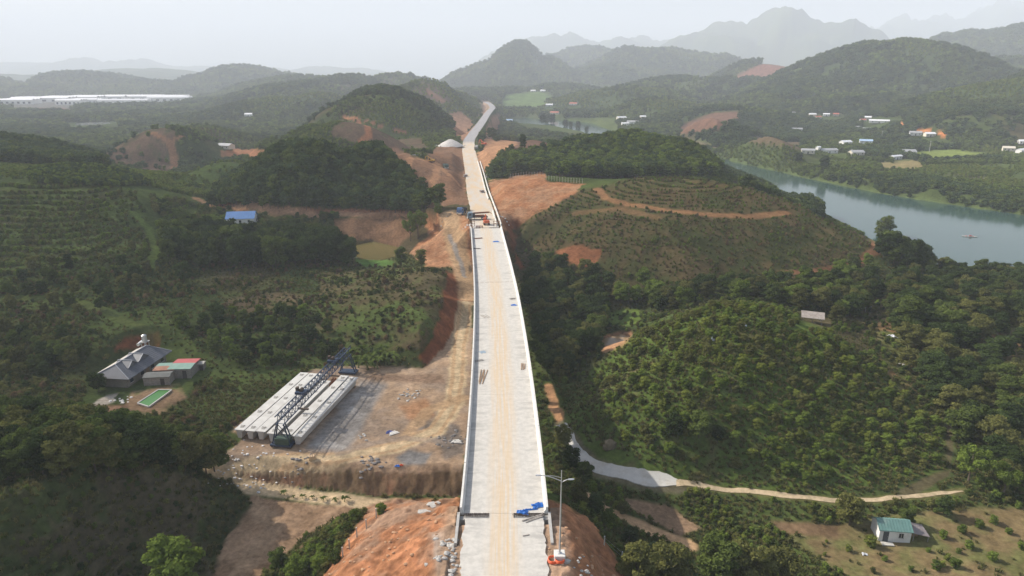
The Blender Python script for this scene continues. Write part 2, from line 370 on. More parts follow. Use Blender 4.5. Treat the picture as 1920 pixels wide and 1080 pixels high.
def mesh_np(name, verts, faces, material=None, attrs=None):
    me = bpy.data.meshes.new(name); verts = np.asarray(verts, np.float32); faces = np.asarray(faces, np.int32); k = faces.shape[1]
    me.vertices.add(len(verts)); me.vertices.foreach_set('co', verts.ravel())
    me.loops.add(faces.size); me.polygons.add(len(faces)); me.loops.foreach_set('vertex_index', faces.ravel())
    me.polygons.foreach_set('loop_start', np.arange(0, faces.size, k, dtype=np.int32)); me.update(calc_edges=True)
    for an, arr in (attrs or {}).items():
        a = me.attributes.new(an, 'FLOAT_COLOR', 'POINT'); a.data.foreach_set('color', np.asarray(arr, np.float32).ravel())
    if material: me.materials.append(material)
    me.shade_flat(); return me
def link(name, me, parent=None, kind=None):
    o = bpy.data.objects.new(name, me); C.objects.link(o)
    if parent is not None: o.parent = parent
    if kind: o['kind'] = kind
    return o

# ------------------------------------------------------------------ ground colours (what the soil and cover ARE, not how they are lit)
col = dict(gdark=(.05,.068,.022), gmid=(.085,.112,.032), gbri=(.125,.175,.04), brown=(.135,.10,.058), dry=(.17,.125,.08), orange=(.38,.175,.088),
           red=(.20,.075,.036), tan=(.47,.31,.175), pale=(.55,.42,.26), grey=(.30,.285,.265), lot=(.31,.20,.12), yard=(.41,.285,.185), wallb=(.20,.135,.08),
           cut=(.29,.16,.092), cutl=(.42,.23,.125), conc=(.50,.485,.45), paddy=(.13,.19,.06), floor=(.028,.036,.013), redhill=(.25,.12,.085), mud=(.24,.16,.1), tea=(.075,.105,.03))
PXg, PYg = proj(GX, GY, GZ); Dg = GY
nA = fbm(GX/14, GY/14, 101, 5); nB = fbm(GX/3.2, GY/3.2, 131, 4); nC = fbm(GX/90, GY/90, 151, 4); nD = fbm(GX/1.1, GY/1.1, 171, 3)
wob = np.where(Dg < 700, 1, .35)
QX = PXg+(nB-.5)*16*wob; QY = PYg+(fbm(GX/3.2+50, GY/3.2, 191, 4)-.5)*9*wob
def mixc(a, b, t): return np.asarray(a)[None]*(1-t[:, None])+np.asarray(b)[None]*t[:, None]
COL = np.zeros(GX.shape+(3,)); CLS = np.zeros(GX.shape, np.int8); VEG = np.ones(GX.shape, np.float32)
f_ = lambda a, lo, hi: np.clip((a-lo)/(hi-lo), 0, 1).ravel()
base = mixc(col['gdark'], col['gmid'], f_(nA, .3, .7))
base = mixc((1, 1, 1), (1, 1, 1), f_(nA, 0, 1))*base
t = f_(nC, .52, .66)*.8; base = base*(1-t[:, None])+np.asarray(col['brown'])[None]*t[:, None]*.75
far = sstep(600, 1200, Dg).ravel()*.8; nF = fbm(GX/160, GY/120, 201, 4)
farc = mixc((.05,.075,.03), (.11,.14,.05), f_(nF, .35, .65)); base = base*(1-far[:, None])+farc*far[:, None]
COL[:] = base.reshape(COL.shape)
def blend(m, c, a, var=.3, noise=None):
    """write colour c (varied by noise) with mask a on the vertices selected by m"""
    n = (noise if noise is not None else nB)[m]; v = 1+(n-.5)*2*var
    cc = np.asarray(c)[None]*v[:, None]; COL[m] = COL[m]*(1-a[:, None])+cc*a[:, None]
def paint(poly, c, d0=0, d1=1e9, soft=3., cls=None, var=.3, c2=None, mix=(.45,.62), amt=1., noise=None, veg=0.):
    P = np.array(poly, float); lo = P.min(0)-soft-2; hi = P.max(0)+soft+2
    m = (QX > lo[0]) & (QX < hi[0]) & (QY > lo[1]) & (QY < hi[1]) & (Dg > d0) & (Dg < d1)
    if not m.any(): return
    sdv = poly_sd(QX[m], QY[m], P); a = sstep(soft, -soft, sdv) if False else 1-sstep(-soft, soft, sdv)
    a = a*amt; blend(m, col[c] if isinstance(c, str) else c, a, var, noise)
    VEG[m] = np.where(sdv < 0, veg, VEG[m])
    if c2 is not None:
        t = f_((nA*.5+nB*.5)[m], *mix)*a; blend(m, col[c2] if isinstance(c2, str) else c2, t, var)
    if cls is not None:
        s = CLS[m]; s[sdv < 0] = cls; CLS[m] = s
def wpath(pp, zs=None):
    return np.array([hit(a, b) for a, b in pp]) if zs is None else np.array([at_z(a, b, zs) for a, b in pp])
def track(pp, w, c, cls=None, var=.25, soft=.3, amt=1., zs=None, wig=.8):
    P = wpath(pp, zs); lo = P.min(0)-w-3; hi = P.max(0)+w+3
    m = (GX > lo[0]) & (GX < hi[0]) & (GY > lo[1]) & (GY < hi[1])
    if not m.any(): return
    d, s = seg_dist(GX[m]+(nB[m]-.5)*wig*2, GY[m]+(nA[m]-.5)*wig*2, P); sc = soft*w*.5
    a = (1-sstep(w/2-sc, w/2+sc, d))*amt
    blend(m, col[c] if isinstance(c, str) else c, a, var)
    VEG[m] = np.where(d < w*.6, 0, VEG[m])
    if cls is not None:
        q = CLS[m]; q[d < w/2] = cls; CLS[m] = q
HAUL, YARD, LOT, CUT, PATH, BANK = 1, 2, 3, 4, 5, 6
# far zones
paint([(945,176),(1010,172),(1045,185),(1000,206),(938,205)], 'paddy', 700, 3000, 3, var=.5, noise=nA)
paint([(0,186),(90,183),(340,184),(345,200),(100,206),(0,205)], (.20,.19,.16), 1000, 3200, 3)
paint([(20,203),(120,203),(160,212),(60,215)], (.3,.14,.09), 1000, 3200, 3)
paint([(1365,165),(1385,140),(1430,118),(1500,126),(1480,160),(1420,172)], 'redhill', 1700, 2600, 4, var=.4)
paint([(1500,280),(1420,270),(1390,262),(1440,250),(1490,252),(1510,265)], 'brown', 480, 800, 3)
paint([(1280,232),(1335,212),(1390,208),(1386,228),(1330,250),(1270,252)], (.19,.105,.07), 600, 1200, 3)
paint([(1705,284),(1780,279),(1850,287),(1870,298),(1760,303),(1725,299)], (.17,.21,.055), 330, 900, 3, var=.2)
paint([(1640,305),(1720,300),(1735,316),(1660,322)], (.22,.18,.085), 330, 900, 3)
paint([(1200,262),(1300,262),(1360,280),(1300,283),(1230,272)], (.17,.13,.085), 500, 1100, 3)
for q in ([(1680,232),(1692,228),(1698,236),(1686,240)], [(1718,240),(1745,243),(1742,250),(1722,247)], [(1758,246),(1772,245),(1776,256),(1762,254)]):
    paint(q, (.62,.24,.09), 500, 1300, 1.5, cls=CUT)
paint([(880,172),(930,160),(960,175),(900,190)], (.05,.07,.03), 900, 2500, veg=1)
paint([(790,152),(830,165),(850,195),(800,190),(770,170)], (.13,.10,.065), 900, 1600, 6, veg=0.45)
paint([(800,165),(822,180),(838,190),(828,194),(800,176)], (.26,.14,.09), 900, 1600, 2)
paint([(600,165),(700,150),(740,145),(740,165),(640,175)], (.11,.10,.06), 1200, 2400, 6, veg=0.5)
# hills left of the road
paint([(188,300),(245,240),(292,232),(340,248),(330,335),(200,335)], (.16,.105,.07), 480, 640, 3, c2='gdark', mix=(.5,.72), veg=.05)
paint([(330,248),(360,250),(425,300),(400,330),(322,335)], 'gdark', 480, 640, 3, veg=0.4)
track([(283,249),(300,256),(318,268),(326,290),(327,320)], 5.5, (.27,.145,.08), zs=None)
track([(318,268),(330,260),(344,256)], 4, (.27,.145,.08))
paint([(410,284),(445,279),(520,283),(530,290),(492,300),(420,294)], 'orange', 380, 900, 2, cls=CUT)
paint([(315,340),(400,305),(470,303),(480,320),(420,360),(360,372)], 'tea', 360, 470, 4, veg=0.3)
paint([(615,250),(650,216),(680,217),(730,232),(790,258),(800,278),(700,285),(650,262)], (.15,.10,.065), 440, 620, 3, c2='gdark', mix=(.5,.7))
track([(645,222),(672,226),(690,240),(692,255),(676,268)], 4.5, (.36,.16,.08))
track([(672,226),(720,240),(760,250)], 3, (.30,.14,.08))
paint([(693,281),(740,276),(775,293),(797,300),(808,284),(830,272),(868,276),(871,300),(873,340),(880,402),(835,408),(806,398),(795,372),(765,330),(722,298)], 'cut', 300, 640, 3, cls=CUT, c2=(.22,.13,.08))
track([(772,296),(765,318),(755,328)], 3.5, 'cutl'); track([(822,308),(818,330),(808,352)], 3.5, 'cutl'); track([(830,318),(850,335),(868,352)], 3, 'cutl'); track([(790,300),(815,305),(830,318)], 6, 'cutl')
paint([(840,214),(863,208),(884,226),(893,240),(872,264),(852,262),(850,236)], (.36,.2,.12), 560, 1500, 2, cls=CUT)
paint([(905,262),(912,240),(922,218),(938,212),(940,236),(930,262),(915,300),(903,300)], (.34,.19,.115), 450, 1500, 2, cls=CUT, c2='gdark', mix=(.55,.7))
paint([(901,188),(917,189),(932,201),(922,206),(910,214),(898,226),(893,222),(905,206)], (.4,.28,.2), 1000, 3000, 2)
# right of the road
paint([(893,288),(935,262),(978,252),(985,258),(956,281),(944,288),(929,304),(908,326),(897,306)], 'cutl', 380, 700, 2.5, cls=CUT)
paint([(978,254),(1020,258),(1034,276),(1010,282),(958,284)], (.17,.105,.075), 430, 700, 3)
track([(960,285),(1000,283),(1032,278)], 4, 'cut')
paint([(915,342),(960,329),(1022,323),(1026,340),(1094,345),(1082,362),(1005,402),(962,428),(945,434),(928,392)], (.40,.185,.09), 230, 460, 2.5, cls=CUT, c2=(.36,.2,.11))
paint([(945,415),(975,408),(965,470),(985,500),(975,505),(955,450)], 'red', 220, 330, 3)
# plantation dome
paint([(963,432),(1000,405),(1090,358),(1230,328),(1400,347),(1525,384),(1645,452),(1652,480),(1585,517),(1400,537),(1150,527),(1040,503),(985,467)], (.105,.078,.036), 205, 352, 5, veg=.5, c2=(.06,.065,.023), mix=(.42,.6), noise=nA)
track([(1118,354),(1135,372),(1180,385),(1250,396),(1330,404),(1400,406),(1475,400)], 3.6, (.30,.155,.075), amt=.8); track([(1080,400),(1160,392),(1230,408)], 4.5, (.21,.12,.06), amt=.6)
track([(1450,517),(1530,510),(1600,495),(1640,474),(1640,455),(1618,436)], 3.2, (.19,.095,.048))
paint([(1040,470),(1075,460),(1125,468),(1122,492),(1100,506),(1088,497),(1060,485)], (.27,.115,.055), 215, 300, 3)
# dirt track, embankment and banks below the forest hill
paint([(395,374),(470,384),(600,392),(762,394),(762,404),(600,403),(420,394)], (.30,.135,.07), 270, 360, 2.5)
track([(368,372),(420,391),(520,399),(640,402),(770,405)], 4, (.38,.22,.125), cls=HAUL)
paint([(625,410),(765,408),(772,440),(745,466),(690,451),(640,450)], (.235,.135,.075), 250, 335, 3, cls=BANK)
paint([(665,484),(735,489),(735,502),(680,502)], (.12,.21,.05), 240, 300, 2)
paint([(758,398),(872,402),(884,425),(889,500),(886,562),(868,545),(848,500),(800,500),(768,470),(808,440),(798,420)], (.40,.19,.095), 180, 345, 3, cls=BANK, c2='cutl')
# field mound with cut
paint([(600,512),(700,500),(838,503),(834,560),(790,655),(640,655),(590,610)], (.125,.10,.05), 150, 260, 5, veg=.6, c2='gmid', mix=(.45,.6))
paint([(838,506),(868,520),(887,560),(872,600),(842,645),(800,690),(783,668),(812,628),(830,565)], 'red', 140, 245, 3, cls=BANK, c2=(.27,.11,.05))
paint([(230,630),(300,625),(300,650),(215,660)], 'red', 140, 220, 4)
paint([(420,560),(520,545),(600,560),(560,590),(430,590)], 'brown', 150, 260, 8, veg=.7, c2='gmid', mix=(.5,.65))
paint([(0,345),(120,340),(250,360),(290,440),(300,480),(150,520),(0,540)], (.095,.125,.036), 180, 320, 6, veg=1., c2=(.06,.06,.026))
track([(250,400),(280,430),(295,470),(280,500),(240,510)], 3.0, 'gbri', amt=.7); track([(0,560),(120,560),(230,600),(290,640)], 3, (.11,.125,.04), amt=.6)
# yard
paint([(398,866),(440,838),(452,818),(432,808),(585,692),(660,686),(790,690),(815,672),(840,640),(872,590),(890,590),(887,700),(878,800),(868,887),(640,886),(450,884)], 'yard', 90, 185, 3, cls=YARD, c2=(.29,.215,.155), var=.45)
paint([(570,840),(600,800),(675,715),(725,722),(690,780),(650,850)], 'grey', 90, 185, 9, var=.5, amt=.85)
paint([(770,790),(830,790),(860,800),(868,850),(838,862),(815,830)], (.19,.165,.145), 90, 185, 6, amt=.8, var=.5)
paint([(740,858),(770,845),(812,850),(800,868),(765,872)], (.19,.18,.17), 90, 185, 4, var=.5)
paint([(700,700),(830,705),(835,720),(690,712)], (.27,.18,.12), 90, 185, 4)
paint([(750,760),(800,745),(815,780),(770,790)], (.42,.22,.11), 90, 185, 7, amt=.8)
paint([(420,868),(480,862),(545,868),(520,880),(440,884)], (.5,.47,.43), 90, 185, 4, amt=.75, var=.8, noise=nD)
track([(875,575),(862,640),(858,700),(850,755),(815,805),(740,835),(640,855),(520,858),(405,868)], 4.2, 'pale', cls=HAUL, zs=-14.5)
track([(880,560),(868,500),(856,465),(848,440),(846,412)], 7, 'tan', cls=HAUL); track([(846,412),(838,404),(868,398)], 7, 'tan')
track([(872,520),(855,470),(842,440)], 1.6, 'grey', amt=.8)
for off in (-1.1, 1.1):
    track([(875+off*8,575),(862+off*8,640),(858+off*8,700),(850+off*8,755),(815+off*8,805+off*5),(740,835+off*7),(640,855+off*7),(520,858+off*7)], .9, 'tan', zs=-14.8, amt=.8, wig=.3)
track([(868,745),(800,770),(760,820)], 3, (.45,.30,.17), zs=-15, amt=.8); track([(640,850),(700,830),(760,820),(868,830)], 2, (.3,.24,.19), zs=-15, amt=.6)
# wall, lower road and lot
paint([(440,886),(640,886),(869,886),(869,928),(700,930),(600,916),(450,903)], 'wallb', 95, 125, 1.2, cls=BANK, c2=(.25,.13,.08), mix=(.5,.7))
paint([(470,928),(560,944),(690,950),(640,967),(560,1016),(480,1090),(385,1090),(398,1050),(440,985)], 'lot', 70, 115, 3, cls=LOT, c2=(.36,.24,.15))
track([(436,910),(520,920),(600,931),(690,943),(790,948),(870,946)], 3.6, 'pale', cls=HAUL, zs=-18.7)
track([(470,945),(515,985),(480,1040),(440,1085)], 3.2, (.37,.255,.16), amt=.6)
track([(690,955),(640,975),(590,1005),(540,1045)], .9, (.16,.1,.06), amt=.8)
# abutment fill
paint([(866,938),(740,936),(690,953),(650,1010),(598,1090),(852,1090),(864,1000)], 'orange', 50, 108, 3, cls=BANK, c2=(.30,.19,.125), mix=(.46,.62), var=.5, noise=nD)
paint([(1026,935),(1062,950),(1112,985),(1152,1040),(1172,1090),(1034,1090)], 'orange', 50, 108, 3, cls=BANK, c2=(.28,.14,.075), var=.5, noise=nD)
paint([(815,1000),(860,985),(862,1090),(820,1090)], (.43,.36,.30), 50, 100, 5, amt=.8)
# right-hand paths
track([(1028,722),(1033,745),(1045,775),(1060,800),(1070,822)], 2.2, (.42,.235,.12), cls=PATH)
track([(1060,800),(1075,835),(1088,860),(1130,882),(1200,896),(1268,905)], 4.6, (.15,.13,.08), var=.3)
track([(1268,905),(1400,921),(1480,931),(1560,939),(1650,937),(1730,930),(1812,921)], 1.6, (.17,.15,.06), wig=.3, amt=.7)
track([(1775,800),(1778,850),(1768,890),(1700,926)], 2.0, (.10,.085,.045))
track([(1095,925),(1130,950),(1200,985),(1290,1025)], 3.4, 'tan', cls=PATH)
paint([(1165,932),(1250,945),(1318,990),(1280,1003),(1200,965)], 'mud', 70, 130, 4)
paint([(1550,985),(1750,955),(1930,950),(1930,1090),(1600,1090),(1480,1010)], (.19,.14,.07), 60, 130, 8, veg=.05, c2=(.12,.12,.045), mix=(.45,.62))
paint([(1440,975),(1570,985),(1570,1010),(1470,1000)], (.16,.105,.06), 60, 130, 5)
paint([(1640,610),(1700,600),(1740,690),(1690,740),(1660,720)], (.26,.15,.075), 120, 200, 16, c2='gmid', mix=(.4,.52), amt=.85, veg=.45)
paint([(1840,620),(1930,600),(1930,720),(1860,700)], (.2,.12,.065), 120, 200, 20, c2='gmid', mix=(.38,.5), amt=.8, veg=.4)
paint([(1140,585),(1200,580),(1200,610),(1140,612)], 'gbri', 150, 260, 5, veg=.3)
paint([(1130,625),(1185,620),(1190,645),(1130,662)], (.36,.2,.11), 150, 230, 3)
paint([(1060,790),(1110,690),(1200,620),(1340,568),(1450,580),(1560,622),(1640,690),(1770,800),(1775,880),(1560,925),(1250,900),(1120,860)], (.09,.128,.03), 90, 192, 6, veg=1., c2=(.125,.11,.05), mix=(.55,.7))
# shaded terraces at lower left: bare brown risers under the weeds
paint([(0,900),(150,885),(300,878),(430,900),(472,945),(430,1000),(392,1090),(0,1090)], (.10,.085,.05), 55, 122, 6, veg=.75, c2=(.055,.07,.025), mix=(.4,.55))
# house yard
paint([(150,770),(200,742),(222,738),(215,752),(165,776)], (.42,.36,.29), 100, 190, 2, cls=PATH, var=.15)
paint([(230,770),(250,735),(340,720),(350,745),(300,780)], (.26,.17,.1), 100, 190, 4, c2='gmid', mix=(.5,.65))
paint([(170,760),(240,760),(240,790),(180,795)], (.22,.13,.08), 100, 190, 6)
# river banks
sdr = np.full(GX.shape, 1e3); m = (GX > -100) & (GX < 900) & (GY > 150) & (GY < 1400); sdr[m] = poly_sd(GX[m], GY[m], RIVER)
m = (sdr < 6) & (sdr > -5); blend(m, (.095,.125,.042), 1-sstep(1.5, 6, sdr[m]), .4)
_dq = np.full(GX.shape, 99.); m = (GX > -40) & (GX < 40) & (GY > -60) & (GY < 110); _dq[m], _ = seg_dist(GX[m], GY[m], AX[::2])
m = (_dq < 9) & (GY < 84); blend(m, (.40,.27,.18), 1-sstep(7, 9, _dq[m]), .4, nD); VEG[m] = 0

CLEAR = [([(125,229),(222,229),(225,245),(130,247)], 700, 1600), ([(950,221),(1150,221),(1170,264),(1100,264),(975,246)], 560, 1400), ([(150,772),(168,690),(285,640),(335,650),(392,690),(352,742),(325,765),(250,792)], 120, 190), ([(1630,1032),(1632,975),(1715,972),(1760,1000),(1745,1040)], 80, 110), ([(420,425),(430,400),(475,402),(480,432)], 230, 330),
         ([(1495,622),(1500,580),(1550,585),(1560,615)], 150, 200), ([(420,815),(440,800),(590,692),(680,690),(690,720),(580,850),(500,850)], 100, 190), ([(1030,720),(1042,718),(1075,815),(1280,895),(1285,912),(1120,892),(1060,840)], 95, 160)]
for poly, d0, d1 in CLEAR:
    m = inpoly(PXg, PYg, np.array(poly, float)) & (Dg > d0) & (Dg < d1); VEG[m] = 0
VILP = [(1523,218,10),(1549,218,9),(1533,223,9),(1567,218,8),(1485,215,8),(1493,246,14),(1627,224,8),(1617,229,7),(1648,231,24),(1624,246,9),(1608,243,7),(1716,254,12),(1742,256,10),(1585,271,12),(1623,269,13),(1514,288,11),(1552,287,17),(1533,287,4),(1605,291,12),(1702,290,12),(1679,299,13),(1890,283,10),(1914,287,8),(1917,270,8),(1040,214,16),(1075,197,15),(1030,199,14),(1165,224,15),(1186,232,17),(1172,235,11),(1205,222,9),(955,229,10),(467,218,12),(424,279,14),(1000,172,14),(1018,172,14)]
for px_, py_, L_ in VILP:
    q = hit(px_, py_); dx = np.abs(GX-q[0]); dy = GY-q[1]; VEG[(dx < L_*.75+2) & (dy < 7) & (dy > -22-q[1]*.03)] = 0
def ground_material():
    m, nt, out = new_mat('ground_soil_and_cover'); L = nt.links
    at = nd(nt, 'ShaderNodeAttribute', attribute_name='cover'); tc = nd(nt, 'ShaderNodeTexCoord')
    n1 = nd(nt, 'ShaderNodeTexNoise', Scale=.9, Detail=8.0, Roughness=.7); L.new(tc.outputs['Object'], n1.inputs['Vector'])
    n2 = nd(nt, 'ShaderNodeTexNoise', Scale=.12, Detail=6.0, Roughness=.65); L.new(tc.outputs['Object'], n2.inputs['Vector'])
    r1 = nd(nt, 'ShaderNodeMapRange'); r1.inputs['To Min'].default_value = .62; r1.inputs['To Max'].default_value = 1.38
    r1.inputs['From Min'].default_value = .3; r1.inputs['From Max'].default_value = .7; L.new(n1.outputs[0], r1.inputs[0])
    r2 = nd(nt, 'ShaderNodeMapRange'); r2.inputs['To Min'].default_value = .8; r2.inputs['To Max'].default_value = 1.2
    r2.inputs['From Min'].default_value = .3; r2.inputs['From Max'].default_value = .7; L.new(n2.outputs[0], r2.inputs[0])
    mm = nd(nt, 'ShaderNodeMath', operation='MULTIPLY'); L.new(r1.outputs[0], mm.inputs[0]); L.new(r2.outputs[0], mm.inputs[1])
    vm = nd(nt, 'ShaderNodeVectorMath', operation='SCALE'); L.new(at.outputs['Color'], vm.inputs[0]); L.new(mm.outputs[0], vm.inputs['Scale'])
    b = nd(nt, 'ShaderNodeBsdfDiffuse', Roughness=.8); L.new(vm.outputs[0], b.inputs['Color'])
    bp = nd(nt, 'ShaderNodeBump', Strength=.9, Distance=.25); L.new(n1.outputs[0], bp.inputs['Height']); L.new(bp.outputs[0], b.inputs['Normal'])
    L.new(b.outputs[0], out.inputs[0]); return m
GMAT = ground_material()
# small lumps and clods where the soil is bare
bare = np.isin(CLS, (CUT, LOT, BANK)); lump = (fbm(GX/1.3, GY/1.3, 301, 4)-.5)*1.0+(fbm(GX/4.2, GY/4.2, 311, 3)-.5)*1.7
GZ = GZ + np.where((CLS == BANK) & (Dg < 130), lump*.9, np.where(bare & (Dg < 400), lump*.5, 0))*(1-np.isin(CLS, (HAUL,)))
_dr, _sr = np.full(GX.shape, 99.), None
m = (GX > -160) & (GX < 60) & (GY > -60) & (GY < 1560); _dr[m], _ = seg_dist(GX[m], GY[m], AX[::2])
GZ = np.where(_dr < 6.6, np.minimum(GZ, -.2), GZ)
gv = np.stack([GX, GY, GZ], -1).reshape(-1, 3); nr, na = GX.shape; gi = np.arange(nr*na).reshape(nr, na)
gq = np.stack([gi[:-1, :-1], gi[:-1, 1:], gi[1:, 1:], gi[1:, :-1]], -1).reshape(-1, 4); gcl = CLS[:-1, :-1].ravel(); gc = COL.reshape(-1, 3)
gc4 = np.c_[np.clip(gc, 0, 1), np.ones(len(gc))]
for k, nm in ((0, 'ground'), (HAUL, 'haul_road'), (YARD, 'casting_yard_ground'), (LOT, 'dirt_lot'), (CUT, 'cut_slope'), (PATH, 'path'), (BANK, 'earth_bank')):
    q = gq[gcl == k]; used, inv = np.unique(q, return_inverse=True)
    me = mesh_np(nm, gv[used], inv.reshape(q.shape), GMAT, {'cover': gc4[used]})
    me.polygons.foreach_set('use_smooth', np.ones(len(q), bool)); link(nm, me, kind='structure')

# ------------------------------------------------------------------ water
def water_mat(name, colr, rough=.08, bump=.06, sc=.25):
    m, nt, out = new_mat(name); L = nt.links
    tc = nd(nt, 'ShaderNodeTexCoord'); n = nd(nt, 'ShaderNodeTexNoise', Scale=sc, Detail=4.0); L.new(tc.outputs['Object'], n.inputs['Vector'])
    bp = nd(nt, 'ShaderNodeBump', Strength=bump, Distance=.2); L.new(n.outputs[0], bp.inputs['Height'])
    n2 = nd(nt, 'ShaderNodeTexNoise', Scale=.012, Detail=3.0); L.new(tc.outputs['Object'], n2.inputs['Vector'])
    rp = nd(nt, 'ShaderNodeValToRGB'); rp.color_ramp.elements[0].color = (*[c*.85 for c in colr], 1); rp.color_ramp.elements[1].color = (*[c*1.15 for c in colr], 1); L.new(n2.outputs[0], rp.inputs[0])
    b = nd(nt, 'ShaderNodeBsdfPrincipled', Roughness=rough); b.inputs['IOR'].default_value = 1.33
    L.new(rp.outputs[0], b.inputs['Base Color']); L.new(bp.outputs[0], b.inputs['Normal']); L.new(b.outputs[0], out.inputs[0]); return m
def water(name, poly, z, m):
    bm = bmesh.new(); f = bm.faces.new([bm.verts.new((x, y, z)) for x, y in poly]); bmesh.ops.triangulate(bm, faces=[f])
    bmesh.ops.recalc_face_normals(bm, faces=bm.faces)
    if sum(f.normal.z for f in bm.faces) < 0: bmesh.ops.reverse_faces(bm, faces=bm.faces)
    me = bpy.data.meshes.new(name); bm.to_mesh(me); bm.free(); me.materials.append(m); return link(name, me, kind='structure')
water('river', RIVER, ZR, water_mat('river_water', (.035,.072,.06), .12, .1))
water('pond', PONDS['olive pond'][0], -15.8, water_mat('olive_water', (.12,.10,.035), .15, .03))
water('pond', PONDS['muddy pond'][0], -18.6, water_mat('muddy_water', (.30,.20,.11), .2, .03))
water('pond', PONDS['far pond'][0], -19.5, water_mat('pond_water', (.30,.32,.31), .03, .0))

# ------------------------------------------------------------------ haze: one box of even, pale air
def haze():
    bm = bmesh.new(); bmesh.ops.create_cube(bm, size=1.0); me = bpy.data.meshes.new('haze'); bm.to_mesh(me); bm.free()
    o = link('haze', me, kind='stuff'); lo = float(GZ.min())-1.5; hi = max(float(GZ.max()), CZ)+12
    o.scale = (33000, 33000, hi-lo); o.location = (0, 0, (lo+hi)/2)
    m, nt, out = new_mat('pale_haze'); v = nd(nt, 'ShaderNodeVolumePrincipled', Density=HAZE_DENS, Anisotropy=.0)
    v.inputs['Color'].default_value = (.85, .905, 1.0, 1); nt.links.new(v.outputs[0], out.inputs['Volume']); me.materials.append(m)
    return o
HAZE_DENS = 2.1e-4
haze()

# ------------------------------------------------------------------ foliage materials
def leaf_mat(name, c, var=.45, trans=.22, alt=None):
    m, nt, out = new_mat(name); L = nt.links
    g = nd(nt, 'ShaderNodeNewGeometry'); oi = nd(nt, 'ShaderNodeObjectInfo')
    ad = nd(nt, 'ShaderNodeMath', operation='ADD'); mu = nd(nt, 'ShaderNodeMath', operation='MULTIPLY'); mu.inputs[1].default_value = .45
    mu2 = nd(nt, 'ShaderNodeMath', operation='MULTIPLY'); mu2.inputs[1].default_value = .55
    L.new(g.outputs['Random Per Island'], mu.inputs[0]); L.new(oi.outputs['Random'], mu2.inputs[0]); L.new(mu.outputs[0], ad.inputs[0]); L.new(mu2.outputs[0], ad.inputs[1])
    rp = nd(nt, 'ShaderNodeValToRGB'); e = rp.color_ramp.elements; e[0].position = .1; e[1].position = .9
    e[0].color = (*[x*(1-var) for x in c], 1); hi = alt or (c[0]*(1+var*1.25), c[1]*(1+var), c[2]*(1+var*.6)); e[1].color = (*hi, 1)
    L.new(ad.outputs[0], rp.inputs[0])
    d = nd(nt, 'ShaderNodeBsdfDiffuse', Roughness=.5); t = nd(nt, 'ShaderNodeBsdfTranslucent'); mx = nd(nt, 'ShaderNodeMixShader'); mx.inputs[0].default_value = trans
    L.new(rp.outputs[0], d.inputs[0]); L.new(rp.outputs[0], t.inputs[0]); L.new(d.outputs[0], mx.inputs[1]); L.new(t.outputs[0], mx.inputs[2])
    L.new(mx.outputs[0], out.inputs[0]); return m
LM = dict(dark=leaf_mat('leaf_dark', (.048,.075,.026)), mid=leaf_mat('leaf_mid', (.086,.120,.034)), light=leaf_mat('leaf_light', (.122,.175,.038)),
          olive=leaf_mat('leaf_olive', (.12,.13,.045)), blue=leaf_mat('leaf_bluish', (.062,.098,.042)), dry=leaf_mat('leaf_dry', (.15,.11,.065)), yell=leaf_mat('leaf_yellowish', (.15,.185,.042)),
          grass=leaf_mat('grass_blades', (.10,.14,.034), alt=(.19,.165,.07)))
bark = mat('bark', (.12,.095,.07), .9, .3, 6.0); bark_pale = mat('bark_pale', (.3,.27,.22), .9, .3, 6.0)

# ------------------------------------------------------------------ plant prototypes (unit height)
def tube(P, R, n=5):
    """tapered tube along points; returns verts, quads"""
    P = [np.asarray(p, float) for p in P]; V = []; Q = []
    for i, (p, r) in enumerate(zip(P, R)):
        d = P[min(i+1, len(P)-1)]-P[max(i-1, 0)]; d = d/(np.linalg.norm(d)+1e-9)
        u = np.cross(d, (0.3, 1, .2)); u /= np.linalg.norm(u)+1e-9; w = np.cross(d, u)
        for k in range(n): a = 2*math.pi*k/n; V.append(p+r*(math.cos(a)*u+math.sin(a)*w))
    for i in range(len(P)-1):
        for k in range(n): Q.append((i*n+k, i*n+(k+1) % n, (i+1)*n+(k+1) % n, (i+1)*n+k))
    return V, Q
def leaves(rng, cen, rad, n, size, up=.35, flat=.5):
    """n leaf quads on the shell of an ellipsoid lobe"""
    d = rng.normal(size=(n, 3)); d[:, 2] = np.abs(d[:, 2])*.8+d[:, 2]*.35; d /= np.linalg.norm(d, axis=1)[:, None]
    p = cen+d*rad*rng.uniform(.72, 1.08, (n, 1)); nrm = d*flat+rng.normal(size=(n, 3))*.55+np.array([0, 0, up]); nrm /= np.linalg.norm(nrm, axis=1)[:, None]
    a = np.cross(nrm, rng.normal(size=(n, 3))); a /= np.linalg.norm(a, axis=1)[:, None]+1e-9; b = np.cross(nrm, a)
    s = size*rng.uniform(.6, 1.35, (n, 1)); a = a*s; b = b*s*.62
    V = np.stack([p-a, p+b*.9-a*.1, p+a, p-b*.9+a*.1], 1).reshape(-1, 3); return V
_ico = None
def ico():
    global _ico
    if _ico is None:
        bm = bmesh.new(); bmesh.ops.create_icosphere(bm, subdivisions=1, radius=1.0); _ico = (np.array([v.co[:] for v in bm.verts]), [[v.index for v in f.verts] for f in bm.faces]); bm.free()
    return _ico
